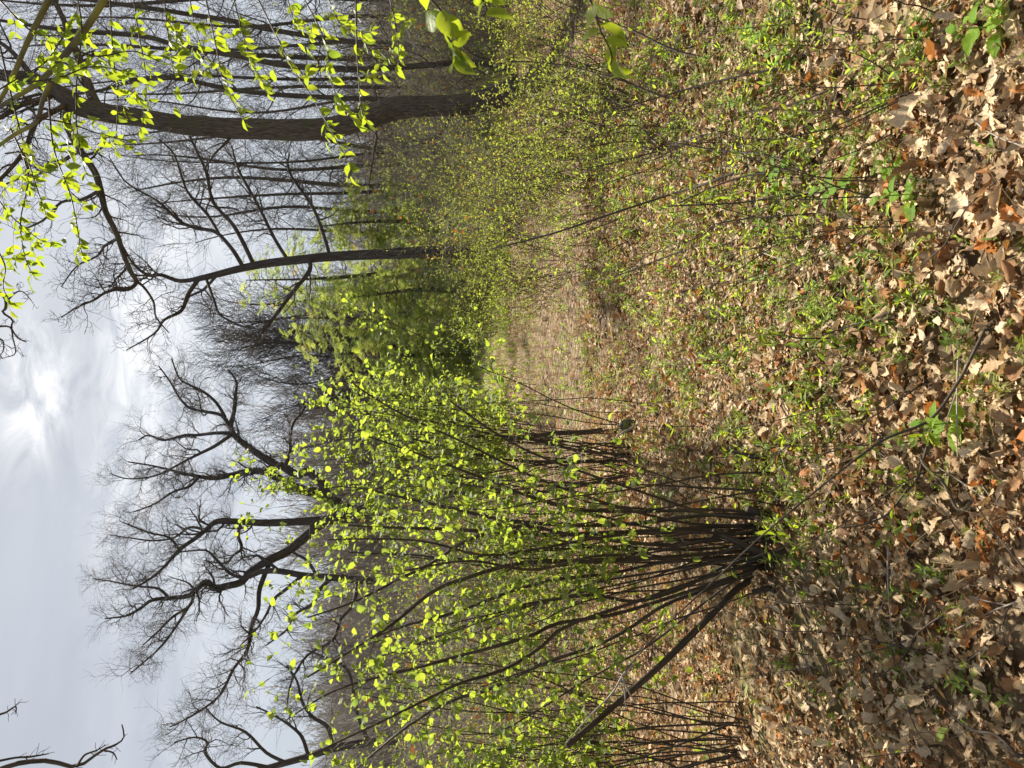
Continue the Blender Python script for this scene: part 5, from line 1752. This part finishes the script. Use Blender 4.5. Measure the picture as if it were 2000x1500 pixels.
for i, (px, py, s, lab) in enumerate(((1565, 330, .05, 'broad-leaved bright green nettle in the shade of the slanting shoots'), (1560, 375, .04, 'smaller nettle beside the broad-leaved one, away from the edge'), (1690, 368, .055, 'bright nettle with the largest serrated leaves beside the slim brown shoots'),
                                       (1815, 385, .05, 'lone nettle near the bottom among pale oak leaves'), (1520, 70, .05, 'nettle under the thin shoot by the picture edge'), (1560, 110, .04, 'dark green nettle growing next to the edge nettle'), (1780, 330, .035, 'small nettle by the lichen-spotted shoot'),
                                       (1470, 200, .045, 'nettle at the upper end of the ground cover patch'), (1910, 830, .05, 'flat broad green plant at the foot of the arching stem'), (1985, 60, .05, 'nettle in the bottom corner beside the pale oak leaves'), (1530, 445, .035, 'lowest nettle on the path side of the ground cover'))):
    nettle(px, py, s, 700 + i, lab)

g = G(1618, 300)
vt = empty('violet', g, 'tiny purple violet flowering in the leaf litter', 'flower')
tubes('stem', [(np.array([g, g + [0, 0, .025], g + [.004, -.004, .045]]), np.array([.001, .001, .0008]))], M['grass'], vt, 4)
pv, pq = blade([(0, .1), (.3, .32), (.7, .4), (1, .15)], fold=.2, bend=.3)
pm = proto('petal', (pv, pq), M['violet'])
for k in range(5):
    a = k * 1.2566 + .3
    d = np.array([math.cos(a), -.35, math.sin(a)])
    place('petal', pm, g + np.array([.004, -.004, .045]), tuple(frame_euler(d[None], np.array([[0, -1, .2]]))[0]), .012, None, vt)

# small mossy stump and a pale stick leaning on it
g = G(1238, 832)
st = empty('stump', g, 'small mossy broken stump standing beside the path', 'stump')
n = 9
ax = np.stack([np.full(n, g[0]), np.full(n, g[1]), g[2] - .03 + np.linspace(0, .15, n)], 1)
bark_trunk('bole', ax, np.array([.10, .07, .055, .05, .048, .045, .045, .035, .004]), M['bark_big'], st, 26, .25)
v, q, t_ = tube_arrays([(ax[3:8] + np.array([.0, .004, .004]), np.array([.04, .053, .052, .047, .02]))], 12)
link('moss', fast_mesh('moss', v - OFF[st.name] + rng.normal(0, .006, v.shape), q), M['moss'], st)
p, r = trace([(1262, 818, 4), (1240, 832, 5), (1215, 846, 4), (1196, 862, 2)], g[1] - .16, g[1] - .05, n=12)
sk = tubes('stick', [(p, r)], M['dead'], None, 6)
tag(sk, 'pale broken stick leaning against the small mossy stump', 'stick')

# single fallen leaves that stand out
for px, py, s, rv, lab, me in ((1780, 527, .075, .96, 'bright orange oak leaf lying on pale leaves at the lower middle', OAK[0]), (1945, 432, .12, .02, 'large pale lobed oak leaf lying flat at the bottom', OAK[1]), (1965, 470, .10, .95, 'rusty orange oak leaf under the large pale one', OAK[2]),
                               (1838, 165, .13, .05, 'big pale curled oak leaf near the bottom right corner', OAK[3]), (1707, 1332, .09, .94, 'orange cut-leaved frond lying in the shadow of the hazel', OAK[4]), (1860, 110, .10, .93, 'reddish brown oak leaf beside the big pale curled one', OAK[5]),
                               (1960, 1300, .10, .4, 'cream oak leaf at the bottom in the hazel shade', OAK[6])):
    g = G(px, py)
    o = place('fallen_leaf', me, g + np.array([0, 0, .06]), (rng.normal(0, .2), rng.normal(0, .2), rng.random() * 6.28), s, None, None, rv)
    tag(o, lab, 'leaf')
g = G(1890, 1422)
o = place('fallen_leaf', CHERRY[0], g + np.array([0, 0, .06]), (.3, .2, 1.0), .06, None, None, .5)
tag(o, 'single yellow-green oval leaf lying near the bottom edge', 'leaf')

S.view_layers[0].update()
